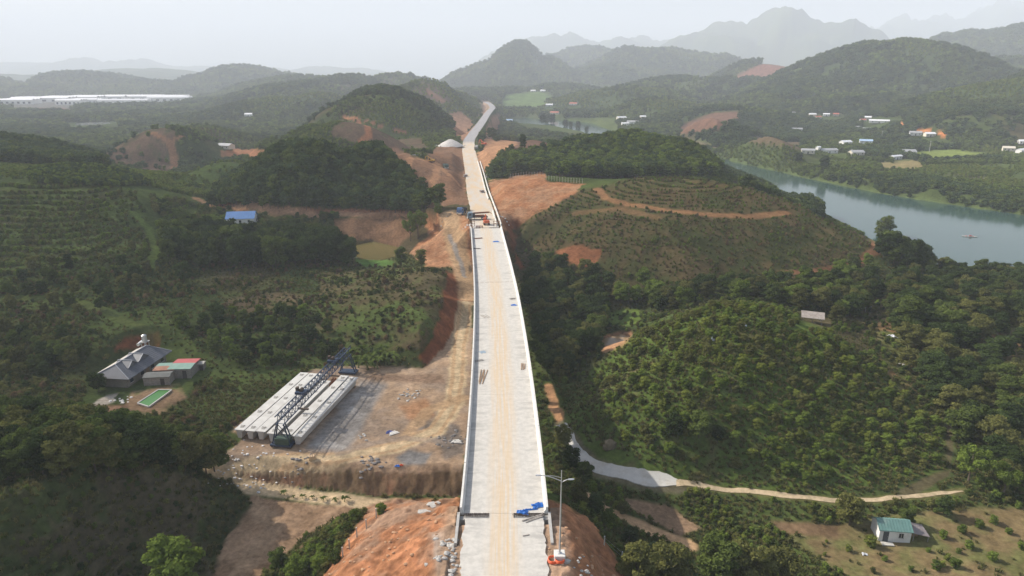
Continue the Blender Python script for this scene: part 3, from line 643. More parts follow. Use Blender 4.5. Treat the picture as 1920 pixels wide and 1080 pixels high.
def crown_mesh(name, seed, lobes, n, size, m, core=.72, up=.35):
    """lobes: list of (centre, radius xyz)"""
    rng = np.random.default_rng(seed); V = []; Fq = []; k = 0; tot = sum(r[0]*r[1] for _, r in lobes)
    for c, r in lobes:
        q = max(8, int(n*r[0]*r[1]/tot)); v = leaves(rng, np.array(c), np.array(r), q, size, up); V.append(v)
        Fq += [(k+4*i, k+4*i+1, k+4*i+2, k+4*i+3) for i in range(q)]; k += len(v)
    if core:  # solid lumps added inside the lobes to block light
        iv, ifc = ico()
        for c, r in lobes:
            v = iv*np.array(r)*core*rng.uniform(.85, 1.1, (len(iv), 1))+np.array(c); V.append(v); Fq += [tuple(k+j for j in f) for f in ifc]; k += len(v)
    me = bpy.data.meshes.new(name); me.from_pydata(np.concatenate(V).tolist(), [], Fq); me.materials.append(m); return me
def trunk_mesh(name, seed, h0, r0, limbs, m, lean=.03):
    rng = np.random.default_rng(seed); V = []; Q = []
    def add(P, R, n=6):
        v, q = tube(P, R, n); k = len(V); V.extend(v); Q.extend([tuple(k+j for j in f) for f in q])
    top = np.array([rng.normal()*lean, rng.normal()*lean, h0])
    add([(0, 0, -.06), (0, 0, .02), top*.5+rng.normal(size=3)*.01, top], [r0*1.35, r0, r0*.8, r0*.5])
    for c in limbs:
        c = np.array(c); s = top*rng.uniform(.6, .98); add([s, (s+c)/2+rng.normal(size=3)*.02, c], [r0*.45, r0*.3, r0*.12], 4)
    me = bpy.data.meshes.new(name); me.from_pydata([tuple(v) for v in V], [], Q); me.materials.append(m); return me
def lobes_round(seed, w=.38, h0=.3, n=12, lr=.17):
    rng = np.random.default_rng(seed); out = []
    for i in range(n):
        z = h0+(1-h0-lr*.6)*((i+.5)/n); t = (z-h0)/(1-h0); prof = math.sin(math.pi*min(1, .22+.72*t))**.7
        a = i*2.4+rng.uniform(-.5, .5); rr = w*prof*rng.uniform(.35, .8); r = lr*rng.uniform(.75, 1.25)
        out.append(((rr*math.cos(a), rr*math.sin(a), z), (r*1.1, r*1.1, r*.9)))
    return out
class Plant: pass
def plant(name, seed, lob, n, size, lm, h0=.4, r0=.018, core=.72, bk=None, up=.35):
    p = Plant(); p.crown = crown_mesh('crown', seed, lob, n, size, LM[lm], core, up)
    p.trunk = trunk_mesh('trunk', seed, h0, r0, [c for c, _ in lob[::max(1, len(lob)//5)]], bk or bark)
    p.name = name; return p
PL = {}
for i in range(4):
    for lm in ('dark', 'mid', 'light', 'olive'):
        PL['broad', lm, i] = plant('broad', 10+i, lobes_round(20+i, .40+.05*(i % 2), .22, 16, .15), 2600, .034, lm)
        PL['tall', lm, i] = plant('tall', 40+i, lobes_round(50+i, .22+.03*(i % 2), .24, 18, .105), 2200, .024, lm, h0=.7)
for i in range(3):
    for lm in ('dark', 'mid', 'light', 'blue', 'olive', 'yell', 'dry'):
        PL['aca', lm, i] = plant('aca', 70+i, lobes_round(80+i, .26+.03*i, .30, 9, .15), 420, .055, lm, h0=.6)
        PL['far', lm, i] = plant('far', 100+i, lobes_round(110+i, .40, .12, 6, .26), 150, .105, lm, h0=.4)
        PL['shrub', lm, i] = plant('shrub', 130+i, lobes_round(140+i, .42, .06, 8, .25), 300, .075, lm, h0=.4, r0=.02)
        PL['bush', lm, i] = plant('bush', 150+i, lobes_round(160+i, .50, .04, 14, .2), 1300, .045, lm, h0=.4, r0=.02)
def tuft_mesh(seed, lm, n=34):
    rng = np.random.default_rng(seed); V = []; Q = []
    for i in range(n):
        a = rng.uniform(0, 6.28); l = rng.uniform(.5, 1.0); sp = rng.uniform(.15, .75); b0 = np.array([rng.normal()*.22, rng.normal()*.22, -.08]); d = np.array([math.cos(a), math.sin(a), 0]); s = np.array([-d[1], d[0], 0])*.05
        p1 = b0+d*sp*.4*l+np.array([0, 0, .65*l]); p2 = b0+d*sp*l+np.array([0, 0, .85*l]); k = len(V)
        V += [b0-s, b0+s, p1+s*1.4, p1-s*1.4, p2]; Q += [(k, k+1, k+2, k+3), (k+3, k+2, k+4)]
    me = bpy.data.meshes.new('tuft'); me.from_pydata([tuple(v) for v in V], [], Q); me.materials.append(LM[lm]); return me
def banana_mesh(seed):
    rng = np.random.default_rng(seed); V = []; Q = []
    for i in range(9):
        a = i*2.4+rng.uniform(-.3, .3); L = rng.uniform(.55, .75); el = rng.uniform(.5, 1.25); d = np.array([math.cos(a), math.sin(a), 0]); s = np.array([-d[1], d[0], 0]); k = len(V); m = 6
        for j in range(m):
            t = j/(m-1); p = np.array([0, 0, .42])+d*L*t*math.cos(el)*1.2+np.array([0, 0, L*(t*math.sin(el)-.75*t*t)]); w = .095*math.sin(math.pi*min(.97, .12+.85*t))**.6
            V += [p-s*w+np.array([0, 0, .02]), p, p+s*w+np.array([0, 0, .02])]
            if j: b = k+3*(j-1); Q += [(b, b+1, b+4, b+3), (b+1, b+2, b+5, b+4)]
    me = bpy.data.meshes.new('leaf_crown'); me.from_pydata([tuple(v) for v in V], [], Q); me.materials.append(LM['mid']); return me
def bamboo_lobes(seed):
    rng = np.random.default_rng(seed); out = []
    for i in range(15):
        a = i*2.4; t = rng.uniform(.35, 1); r = .12+.28*t*rng.uniform(.4, 1); out.append(((r*math.cos(a), r*math.sin(a), .25+.68*t*(1-.25*r)), (.10, .10, .17)))
    return out
for i in range(2):
    p = plant('bamboo', 200+i, bamboo_lobes(210+i), 2600, .03, 'light', h0=.5, r0=.03, core=.5, up=-.1); PL['bamboo', 'light', i] = p
    p = Plant(); p.crown = banana_mesh(220+i); p.trunk = trunk_mesh('stem', 230+i, .45, .045, [], mat('banana_stem', (.16,.17,.07), .8)); p.name = 'banana'; PL['banana', 'yell', i] = p
for i in range(3):
    p = Plant(); p.crown = tuft_mesh(240+i, 'grass'); p.trunk = None; p.name = 'tuft'; PL['tuft', 'grass', i] = p
_joined = {}
def joined(key):
    """one mesh of trunk and crown for masses"""
    if key not in _joined:
        p = PL[key]; bm = bmesh.new(); bm.from_mesh(p.crown); n = len(bm.faces)
        if p.trunk: bm.from_mesh(p.trunk)
        bm.faces.ensure_lookup_table()
        for f in bm.faces[n:]: f.material_index = 1
        me = bpy.data.meshes.new('mass_'+'_'.join(map(str, key))); bm.to_mesh(me); bm.free(); me.materials.append(p.crown.materials[0])
        if p.trunk: me.materials.append(p.trunk.materials[0])
        _joined[key] = bpy.data.objects.new(me.name, me)       # not linked: only a source for the masses
    return _joined[key]
def mass(name, label, cat, P, S, keys, pick=None, tilt=0.):
    """one 'stuff' object: plants of the given kinds set on the points P with heights S"""
    P = np.asarray(P, np.float32); n = len(P)
    if n == 0: return
    me = bpy.data.meshes.new(name); me.vertices.add(n); me.vertices.foreach_set('co', P.ravel())
    a = me.attributes.new('height', 'FLOAT', 'POINT'); a.data.foreach_set('value', np.asarray(S, np.float32))
    rot = np.zeros((n, 3), np.float32); rot[:, 2] = RNG.uniform(0, 6.28, n); rot[:, :2] = RNG.normal(size=(n, 2))*tilt
    a = me.attributes.new('turn', 'FLOAT_VECTOR', 'POINT'); a.data.foreach_set('vector', rot.ravel())
    pk = RNG.integers(0, len(keys), n) if pick is None else pick
    a = me.attributes.new('sort', 'INT', 'POINT'); a.data.foreach_set('value', pk.astype(np.int32))
    o = link(name, me); tag(o, label, cat, kind='stuff')
    ng = bpy.data.node_groups.new(name, 'GeometryNodeTree'); ng.interface.new_socket('Geometry', in_out='INPUT', socket_type='NodeSocketGeometry'); ng.interface.new_socket('Geometry', in_out='OUTPUT', socket_type='NodeSocketGeometry')
    I = ng.nodes.new('NodeGroupInput'); O = ng.nodes.new('NodeGroupOutput'); J = ng.nodes.new('GeometryNodeJoinGeometry'); L = ng.links
    def attr(nm, t):
        x = ng.nodes.new('GeometryNodeInputNamedAttribute'); x.data_type = t; x.inputs[0].default_value = nm; return x.outputs[0]
    ah = attr('height', 'FLOAT'); ar = attr('turn', 'FLOAT_VECTOR'); ak = attr('sort', 'INT')
    for k, key in enumerate(keys):
        if not (pk == k).any(): continue
        inst = ng.nodes.new('GeometryNodeInstanceOnPoints'); ob = ng.nodes.new('GeometryNodeObjectInfo'); ob.inputs[0].default_value = joined(key); ob.inputs['As Instance'].default_value = True
        cmp_ = ng.nodes.new('FunctionNodeCompare'); cmp_.data_type = 'INT'; cmp_.operation = 'EQUAL'; L.new(ak, cmp_.inputs[2]); cmp_.inputs[3].default_value = k
        L.new(I.outputs[0], inst.inputs['Points']); L.new(cmp_.outputs[0], inst.inputs['Selection']); L.new(ob.outputs['Geometry'], inst.inputs['Instance']); L.new(ar, inst.inputs['Rotation']); L.new(ah, inst.inputs['Scale']); L.new(inst.outputs[0], J.inputs[0])
    L.new(J.outputs[0], O.inputs[0]); md = o.modifiers.new('planting', 'NODES'); md.node_group = ng
    return o
def tree(name, key, p, h, rz, label, cat='tree', group=None, wide=1.0):
    pl = PL[key]; r = bpy.data.objects.new(name, None); r.empty_display_size = .3; C.objects.link(r); r.location = p; r.rotation_euler = (0, 0, rz); r.scale = (h*wide, h*wide, h)
    tag(r, label, cat, group); c = link('crown' if pl.name != 'banana' else 'leaf_crown', pl.crown, r)
    if pl.trunk: link('trunk' if pl.name != 'banana' else 'stem', pl.trunk, r)
    return r

# ------------------------------------------------------------------ sampling
def veg_at(X, Y):
    a, l = to_lp(X, Y); i = np.clip(np.interp(a, _az, np.arange(len(_az))).round().astype(int), 0, len(_az)-1); j = np.clip(np.interp(l, _lr, np.arange(len(_lr))).round().astype(int), 0, len(_lr)-1)
    return VEG[j, i], CLS[j, i]
m = (GX > -100) & (GX < 900) & (GY > 150) & (GY < 1400); VEG[m & (sdr < .8)] = 0
VEG[_dr < 8.5] = 0
for poly, z in PONDS.values(): m = poly_sd(GX, GY, poly) < 1.0; VEG[m] = 0
def sample(poly, d0, d1, sp, usevg=True, jit=.42, rows=None, seed=0, clump=None):
    """jittered points standing on the ground inside a pixel outline and a distance range"""
    P = np.array(poly, float); m = inpoly(PXg, PYg, P) & (GY > d0) & (GY < d1)
    if not m.any(): return np.zeros((0, 3))
    x0, x1, y0, y1 = GX[m].min(), GX[m].max(), GY[m].min(), GY[m].max(); rng = np.random.default_rng(seed+int(abs(P.sum())))
    xs, ys = np.meshgrid(np.arange(x0, x1, sp), np.arange(y0, y1, sp*.87)); xs[1::2] += sp/2
    X = xs.ravel()+rng.uniform(-jit, jit, xs.size)*sp; Y = ys.ravel()+rng.uniform(-jit, jit, xs.size)*sp
    Z = ground(X, Y); px, py = proj(X, Y, Z); px += (fbm(X/6, Y/6, 5, 3)-.5)*14; ok = inpoly(px, py, P) & (Y > d0) & (Y < d1)
    if clump: ok &= fbm(X/7, Y/7, 77, 3) > clump
    if rows: ok &= np.abs(((Z/rows) % 1)-.5) < .13
    X, Y, Z = X[ok], Y[ok], Z[ok]
    if usevg:
        v, c = veg_at(X, Y); k = (rng.uniform(size=len(X)) < v) & ((c == 0) | (v > 0)); X, Y, Z = X[k], Y[k], Z[k]
    return np.stack([X, Y, Z], -1)

# --- far cover: woods and plantations that read as one mass, spacing grows with distance
def far_cover():
    k = .0047; az = np.arange(-.78, .78, k); lr = np.arange(math.log(375), math.log(4300), k); a, l = np.meshgrid(az, lr); rng = np.random.default_rng(5)
    a = (a+rng.uniform(-.45, .45, a.shape)*k).ravel(); l = (l+rng.uniform(-.45, .45, l.shape)*k).ravel(); r = np.exp(l); X = r*np.sin(a); Y = r*np.cos(a); Z = ground(X, Y)
    px, py = proj(X, Y, Z); ok = (px > -150) & (px < 2070); X, Y, Z, r = X[ok], Y[ok], Z[ok], r[ok]
    v, c = veg_at(X, Y); n = fbm(X/130, Y/130, 401, 4); n2 = fbm(X/45, Y/45, 411, 3)
    clear = (n2 > .60) & (r < 2200); dens = v*np.where(clear, .18, 1.)
    ok = rng.uniform(size=len(X)) < dens; X, Y, Z, r, n, n2 = X[ok], Y[ok], Z[ok], r[ok], n[ok], n2[ok]
    # sort by stand: dark woods, mid plantations, lighter young stands
    stand = np.where(n < .44, 0, np.where(n < .56, 1, 2)); u = rng.uniform(size=len(X))
    sort = np.where(stand == 0, np.where(u < .7, 0, 1), np.where(stand == 1, np.where(u < .6, 1, 2), np.where(u < .55, 2, 3)))
    h = np.where(stand == 0, 1.45, np.where(stand == 1, 1.1, .62))*k*r*rng.uniform(.75, 1.3, len(X)); h = np.clip(h, 2.0, None)
    return np.stack([X, Y, Z-.2], -1), h, sort*3+rng.integers(0, 3, len(X)), r
P_, h_, s_, r_ = far_cover()
fk = [('far', lm, i) for lm in ('blue', 'mid', 'light', 'yell') for i in range(3)]
left = P_[:, 0] < P_[:, 1]*-.035
for nm, m_, lab in (('far_woodland', (r_ > 1400), 'hazy woods and plantations covering the far hills to the mountains'),
                    ('hillside_plantation', (r_ <= 1400) & left, 'plantation woods on the middle-distance hills left of the road'),
                    ('valley_woodland', (r_ <= 1400) & ~left, 'woods, orchards and plantations beyond and along the river on the right')):
    mass(nm, lab, 'woodland', P_[m_], h_[m_], fk, s_[m_])
def stand(name, label, poly, d0, d1, sp, h, kinds, kind='aca', rows=None, usevg=True, cat='plantation', var=.25, seed=0, clump=None):
    P = sample(poly, d0, d1, sp, usevg, rows=rows, seed=seed, clump=clump)
    if len(P) == 0: return P
    S = h*RNG.uniform(1-var, 1+var, len(P)); P[:, 2] -= .15*h*.2
    mass(name, label, cat, P, S, [(kind, lm, i) for lm in kinds for i in range(3)]); return P
stand('forest_stand', 'dense dark plantation forest on the rounded hill left of the road', [(395,392),(430,350),(515,290),(590,268),(690,280),(750,315),(806,392),(790,402),(600,395),(420,390)], 285, 430, 2.3, 7.5, ('blue','dark','mid'), usevg=False)
stand('forest_stand', 'dark plantation forest on the hill at the left edge', [(-80,262),(70,258),(190,292),(200,322),(100,318),(-80,312)], 370, 540, 2.8, 7.5, ('dark','blue','mid'), usevg=False)
stand('young_plantation', 'young green saplings on the rise behind the terraced plantation', [(55,322),(160,314),(250,328),(290,350),(200,352),(60,348)], 285, 380, 1.9, 3.0, ('mid','light','blue'))
stand('forest_stand', 'plantation forest on the ridge right of the road behind the orange cut', [(925,332),(945,303),(1040,290),(1100,268),(1190,255),(1290,275),(1350,315),(1350,335),(1230,333),(1092,348),(1026,325),(960,328)], 345, 520, 2.4, 7.0, ('mid','blue','light'))
stand('forest_stand', 'strip of dark trees behind the right shoulder of the terraced dome', [(1370,330),(1420,345),(1535,385),(1540,420),(1500,420),(1400,380)], 318, 400, 2.6, 7.5, ('dark','blue','mid'), usevg=False)
stand('crop_rows', 'low crop bushes in contour rows over the brown terraced dome', [(963,432),(1000,405),(1090,358),(1230,328),(1400,347),(1525,384),(1645,452),(1652,480),(1585,517),(1400,537),(1150,527),(1040,503),(985,467)], 205, 345, .72, .8, ('olive','mid','light','dry'), 'shrub', rows=.6, cat='crop', var=.45)
stand('terraced_plantation', 'green bushes in contour rows on the left hillside', [(-60,345),(120,340),(250,360),(290,440),(300,480),(150,530),(-60,550)], 178, 318, 1.15, 1.35, ('mid','light','olive'), 'shrub', rows=1.15, cat='crop', var=.4)
stand('hill_scrub', 'low bright scrub and vines covering the near mound on the right', [(1045,800),(1105,695),(1200,620),(1340,565),(1450,575),(1560,618),(1640,685),(1775,800),(1785,880),(1560,932),(1250,905),(1120,868)], 90, 195, 1.8, .8, ('light','yell','olive','yell','light'), 'shrub', clump=.42, cat='scrub', var=.5)
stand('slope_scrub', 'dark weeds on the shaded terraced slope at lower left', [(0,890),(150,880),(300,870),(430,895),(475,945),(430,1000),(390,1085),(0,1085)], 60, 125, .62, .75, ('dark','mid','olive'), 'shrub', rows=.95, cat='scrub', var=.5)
stand('field_scrub', 'bushes and weeds over the valley fields left of the bridge', [(-40,540),(150,520),(300,480),(340,500),(640,495),(838,505),(832,560),(785,655),(700,690),(590,690),(450,800),(380,860),(330,800),(0,740),(-40,740)], 120, 250, 1.7, 1.1, ('mid','dark','olive','dry','olive'), 'shrub', clump=.48, cat='scrub', var=.55)
stand('valley_scrub', 'undergrowth in the valley right of the bridge', [(985,470),(1040,500),(1300,530),(1650,520),(1930,510),(1930,950),(1800,935),(1770,800),(1640,690),(1560,620),(1340,560),(1200,612),(1105,690),(1050,780),(1010,760)], 100, 275, 1.9, 1.2, ('mid','dark','olive','light'), 'shrub', clump=.42, cat='scrub', var=.5)
stand('orchard_scrub', 'bushes and small trees round the blue-roofed house', [(285,372),(400,388),(640,408),(640,450),(560,455),(420,440),(300,475)], 225, 345, 2.6, 2.4, ('mid','light','dark','olive'), 'bush', clump=.44, cat='scrub', var=.6)
stand('roadside_scrub', 'weeds and brush on the low ground at lower right', [(1050,900),(1250,915),(1560,948),(1930,935),(1930,1085),(1160,1085),(1110,1000),(1060,950)], 60, 118, 1.2, .9, ('mid','olive','light','yell'), 'shrub', clump=.46, cat='scrub', var=.6)
stand('roadside_scrub', 'bushes on the bank between the dirt lot and the orange mound', [(480,1085),(590,1010),(650,970),(725,952),(700,985),(650,1040),(610,1085)], 60, 108, 1.1, 1.0, ('mid','light','olive'), 'shrub', cat='scrub', var=.6)
P = np.concatenate([sample([(-60,330),(1980,330),(1980,1085),(-60,1085)], 60, 150, 1.0, seed=3), sample([(-60,330),(1980,330),(1980,1085),(-60,1085)], 150, 260, 1.7, seed=4)])
mass('grass', 'rough grass between the bushes and fields', 'grass', P, RNG.uniform(.35, 1.0, len(P)), [('tuft', 'grass', i) for i in range(3)], tilt=.15)

# --- single trees
TREES = []
def wood(poly, d0, d1, sp, hlo, hhi, kinds, label, group, n=999, kind='broad', wide=1., seed=0, usevg=False, cat='tree', name='broadleaf_tree'):
    P = sample(poly, d0, d1, sp, usevg, jit=.45, seed=seed); rng = np.random.default_rng(seed+3)
    order = np.argsort(P[:, 1])[:n]; pxs = proj(P[order][:, 0], P[order][:, 1], P[order][:, 2])[0] if len(order) else []; mx_ = np.median(pxs) if len(order) else 0
    tone = dict(dark='dark', mid='mid-green', light='bright green', olive='olive')
    for k_, q in enumerate(P[order]):
        lm = kinds[rng.integers(len(kinds))]; h = rng.uniform(hlo, hhi)
        key = (kind, lm, int(rng.integers(4 if kind in ('broad', 'tall') else (2 if kind in ('bamboo', 'banana') else 3))))
        tree(name, key, (q[0], q[1], q[2]-.1), h, rng.uniform(0, 6.28), ('tall ' if h > (hlo+hhi)/2 else 'lower ')+tone[lm]+' '+label+(', nearest rows' if k_ < len(order)/3 else (', middle rows' if k_ < 2*len(order)/3 else ', back rows'))+(' left side' if pxs[k_] < mx_ else ' right side'), cat, group, wide*rng.uniform(.9, 1.15))
    P2 = P[np.argsort(P[:, 1])[n:]]
    if len(P2): mass('wood_mass', label+', farther part', 'woodland', P2, rng.uniform(hlo, hhi, len(P2)), [(kind, lm, i) for lm in kinds for i in range(3)])
wood([(-30,805),(120,808),(250,838),(340,858),(420,878),(395,896),(300,884),(150,890),(-30,908)], 76, 135, 2.7, 5.5, 8.0, ('dark','mid','mid','olive'), 'tree in the dense lower-left wood', 'trees of the lower-left wood', n=75)
wood([(1660,540),(1740,505),(1930,520),(1930,940),(1850,930),(1800,840),(1700,735),(1680,640)], 108, 262, 5.2, 4.5, 7.5, ('dark','dark','mid','olive'), 'tree in the wood along the right edge', 'trees of the right-hand wood', n=75, wide=1.15, usevg=True)
wood([(985,485),(1040,505),(1130,530),(1138,600),(1105,680),(1060,730),(1012,720),(992,600)], 125, 272, 4.3, 5, 8, ('dark','mid','dark','olive'), 'tree in the gully right of the bridge', 'trees in the gully by the bridge', n=45, usevg=True)
wood([(1130,535),(1300,540),(1640,530),(1640,580),(1560,612),(1450,572),(1330,560),(1205,605),(1140,575)], 168, 245, 5.0, 4.5, 7.5, ('mid','dark','light','olive'), 'tree between the right-hand mounds', 'trees between the mounds', n=28, usevg=True)
wood([(320,470),(420,455),(520,470),(640,480),(660,500),(520,508),(400,506),(320,500)], 205, 280, 5.0, 8.5, 13, ('dark','dark','mid'), 'tree below the blue-roofed house', 'tall trees below the blue-roofed house', n=26, kind='broad', wide=.8)
wood([(0,625),(160,640),(200,670),(140,700),(60,720),(0,700)], 140, 200, 5.0, 3.5, 5.5, ('dark','mid','olive'), 'tree left of the farmhouse', 'trees left of the grey-roofed house', n=12)
wood([(330,600),(480,585),(590,600),(640,650),(590,690),(470,690),(350,640)], 140, 200, 5.5, 3.0, 5.0, ('mid','dark','light'), 'tree between farmhouse and gantry crane', 'trees behind the precast beams', n=14)
wood([(60,500),(280,480),(300,560),(200,600),(0,590),(0,540)], 170, 240, 7.5, 2.8, 5.0, ('dark','mid','olive'), 'tree at the foot of the left hillside', 'trees at the foot of the left hillside', n=10)
wood([(1640,430),(1690,455),(1745,500),(1700,515),(1655,490)], 225, 275, 4.2, 7, 11, ('mid','dark'), 'tree on the near river bank', 'trees on the near river bank', n=12)
wood([(1540,510),(1640,500),(1660,530),(1560,540)], 205, 260, 5, 4, 6, ('mid','light'), 'tree below the tip of the dome', 'trees below the dome')

# ------------------------------------------------------------------ mesh builder for made things
class MB:
    def __init__(s): s.V = []; s.F = []
    def add(s, V, F):
        k = len(s.V); s.V += [tuple(map(float, v)) for v in V]; s.F += [tuple(k+j for j in f) for f in F]; return s
    def box(s, c, d, rz=0., rx=0., ry=0.):
        M = Matrix.Translation(c) @ Matrix.Rotation(rz, 4, 'Z') @ Matrix.Rotation(ry, 4, 'Y') @ Matrix.Rotation(rx, 4, 'X')
        v = [M @ Vector((x*d[0]/2, y*d[1]/2, z*d[2]/2)) for x in (-1, 1) for y in (-1, 1) for z in (-1, 1)]
        return s.add([tuple(q) for q in v], [(0,1,3,2),(4,6,7,5),(0,4,5,1),(2,3,7,6),(0,2,6,4),(1,5,7,3)])
    def bar(s, p, q, w, h=None):
        p = Vector(p); q = Vector(q); h = h or w; d = (q-p); L = d.length; d.normalize()
        u = d.cross(Vector((0, 0, 1))); u = u.normalized() if u.length > 1e-4 else Vector((1, 0, 0)); n = u.cross(d)
        v = [a+u*(x*w/2)+n*(y*h/2) for a in (p, q) for x in (-1, 1) for y in (-1, 1)]
        return s.add([tuple(x) for x in v], [(0,2,3,1),(4,5,7,6),(0,1,5,4),(2,6,7,3),(0,4,6,2),(1,3,7,5)])
    def rod(s, P, R, n=8, cap=True):
        if not hasattr(R, '__len__'): R = [R]*len(P)
        v, q = tube(P, R, n); m = len(P)
        if cap: q = list(q)+[tuple(range(n))[::-1], tuple(range((m-1)*n, m*n))]
        return s.add(v, q)
    def loft(s, secs, cap=True, closed=True):
        n = len(secs[0]); V = [p for c in secs for p in c]; F = []
        for i in range(len(secs)-1):
            for k in range(n if closed else n-1): F.append((i*n+k, i*n+(k+1) % n, (i+1)*n+(k+1) % n, (i+1)*n+k))
        if cap: F += [tuple(range(n))[::-1], tuple(range((len(secs)-1)*n, len(secs)*n))]
        return s.add(V, F)
    def wheel(s, c, r, w, ax='x', n=14):
        P = []
        for x, rr in ((-w/2, r*.86), (-w/2*.8, r), (w/2*.8, r), (w/2, r*.86)):
            P.append([(c[0]+x, c[1]+rr*math.cos(2*math.pi*k/n), c[2]+rr*math.sin(2*math.pi*k/n)) if ax == 'x' else (c[0]+rr*math.cos(2*math.pi*k/n), c[1]+x, c[2]+rr*math.sin(2*math.pi*k/n)) for k in range(n)])
        return s.loft(P)
    def build(s, name, m, parent=None, origin=None, bevel=0., smooth_=False, label=None):
        V = np.array(s.V)
        if origin is not None: V = V-np.asarray(origin)
        me = bpy.data.meshes.new(name); me.from_pydata(V.tolist(), [], s.F); me.materials.append(m)
        bm = bmesh.new(); bm.from_mesh(me); bmesh.ops.recalc_face_normals(bm, faces=bm.faces)
        if bevel: bmesh.ops.bevel(bm, geom=list(bm.edges), offset=bevel, segments=1, affect='EDGES')
        bm.to_mesh(me); bm.free()
        if smooth_: me.polygons.foreach_set('use_smooth', np.ones(len(me.polygons), bool))
        o = link(name, me, parent)
        if label: o['label'] = label
        return o
def thing(name, label, cat, loc=(0, 0, 0), rz=0., group=None, sc=1.):
    o = bpy.data.objects.new(name, None); o.empty_display_size = .5; C.objects.link(o); o.location = tuple(map(float, loc)); o.rotation_euler = (0, 0, rz); o.scale = (sc,)*3
    return tag(o, label, cat, group)
def copy_tree(o, parent=None):
    c = o.copy(); C.objects.link(c); c.parent = parent
    for ch in o.children: copy_tree(ch, c)
    return c
def heading(a, b): return math.atan2(b[1]-a[1], b[0]-a[0])

# materials
conc = mat('pale_concrete', (.46,.44,.40), .85, .14, .8, bump=.2, dirt=(.36,.30,.23), dirt_amt=.45)
conc_w = mat('whitewashed_concrete', (.58,.565,.53), .85, .08, 1.2, dirt=(.42,.37,.30), dirt_amt=.35)
conc_g = mat('grey_concrete', (.36,.35,.33), .9, .18, 1.0, bump=.2)
conc_beam = mat('beam_concrete', (.48,.47,.445), .85, .12, .6, dirt=(.34,.32,.29), dirt_amt=.6)
steel_blue = mat('navy_painted_steel', (.025,.045,.085), .5, .3, 2.0, dirt=(.10,.07,.05), dirt_amt=.35)
rust = mat('rusty_steel', (.20,.085,.045), .85, .35, 4.0); rebar_m = mat('dark_rebar', (.08,.055,.04), .8, .3, 5.0)
galv = mat('galvanised_steel', (.52,.52,.52), .45, .08, 4.0, metal=.6); tyre = mat('tyre_rubber', (.025,.025,.027), .85, .2, 5.0)
glass = mat('dark_glass', (.03,.04,.05), .12, .1, 2.0, spec=.6); wood_m = mat('weathered_wood', (.27,.18,.11), .9, .3, 3.0); wood_g = mat('grey_wood', (.26,.235,.21), .9, .25, 3.0)
blue_tarp = mat('blue_tarpaulin', (.03,.16,.50), .5, .25, 3.0); white_tarp = mat('white_sheet', (.78,.79,.82), .6, .08, 3.0)
orange_p = mat('orange_plastic', (.62,.10,.03), .5, .15, 4.0); rock_g = mat('grey_rock', (.38,.365,.34), .9, .25, 2.0, bump=.4); rock_o = mat('earthy_rock', (.40,.24,.14), .95, .3, 2.0, bump=.4)

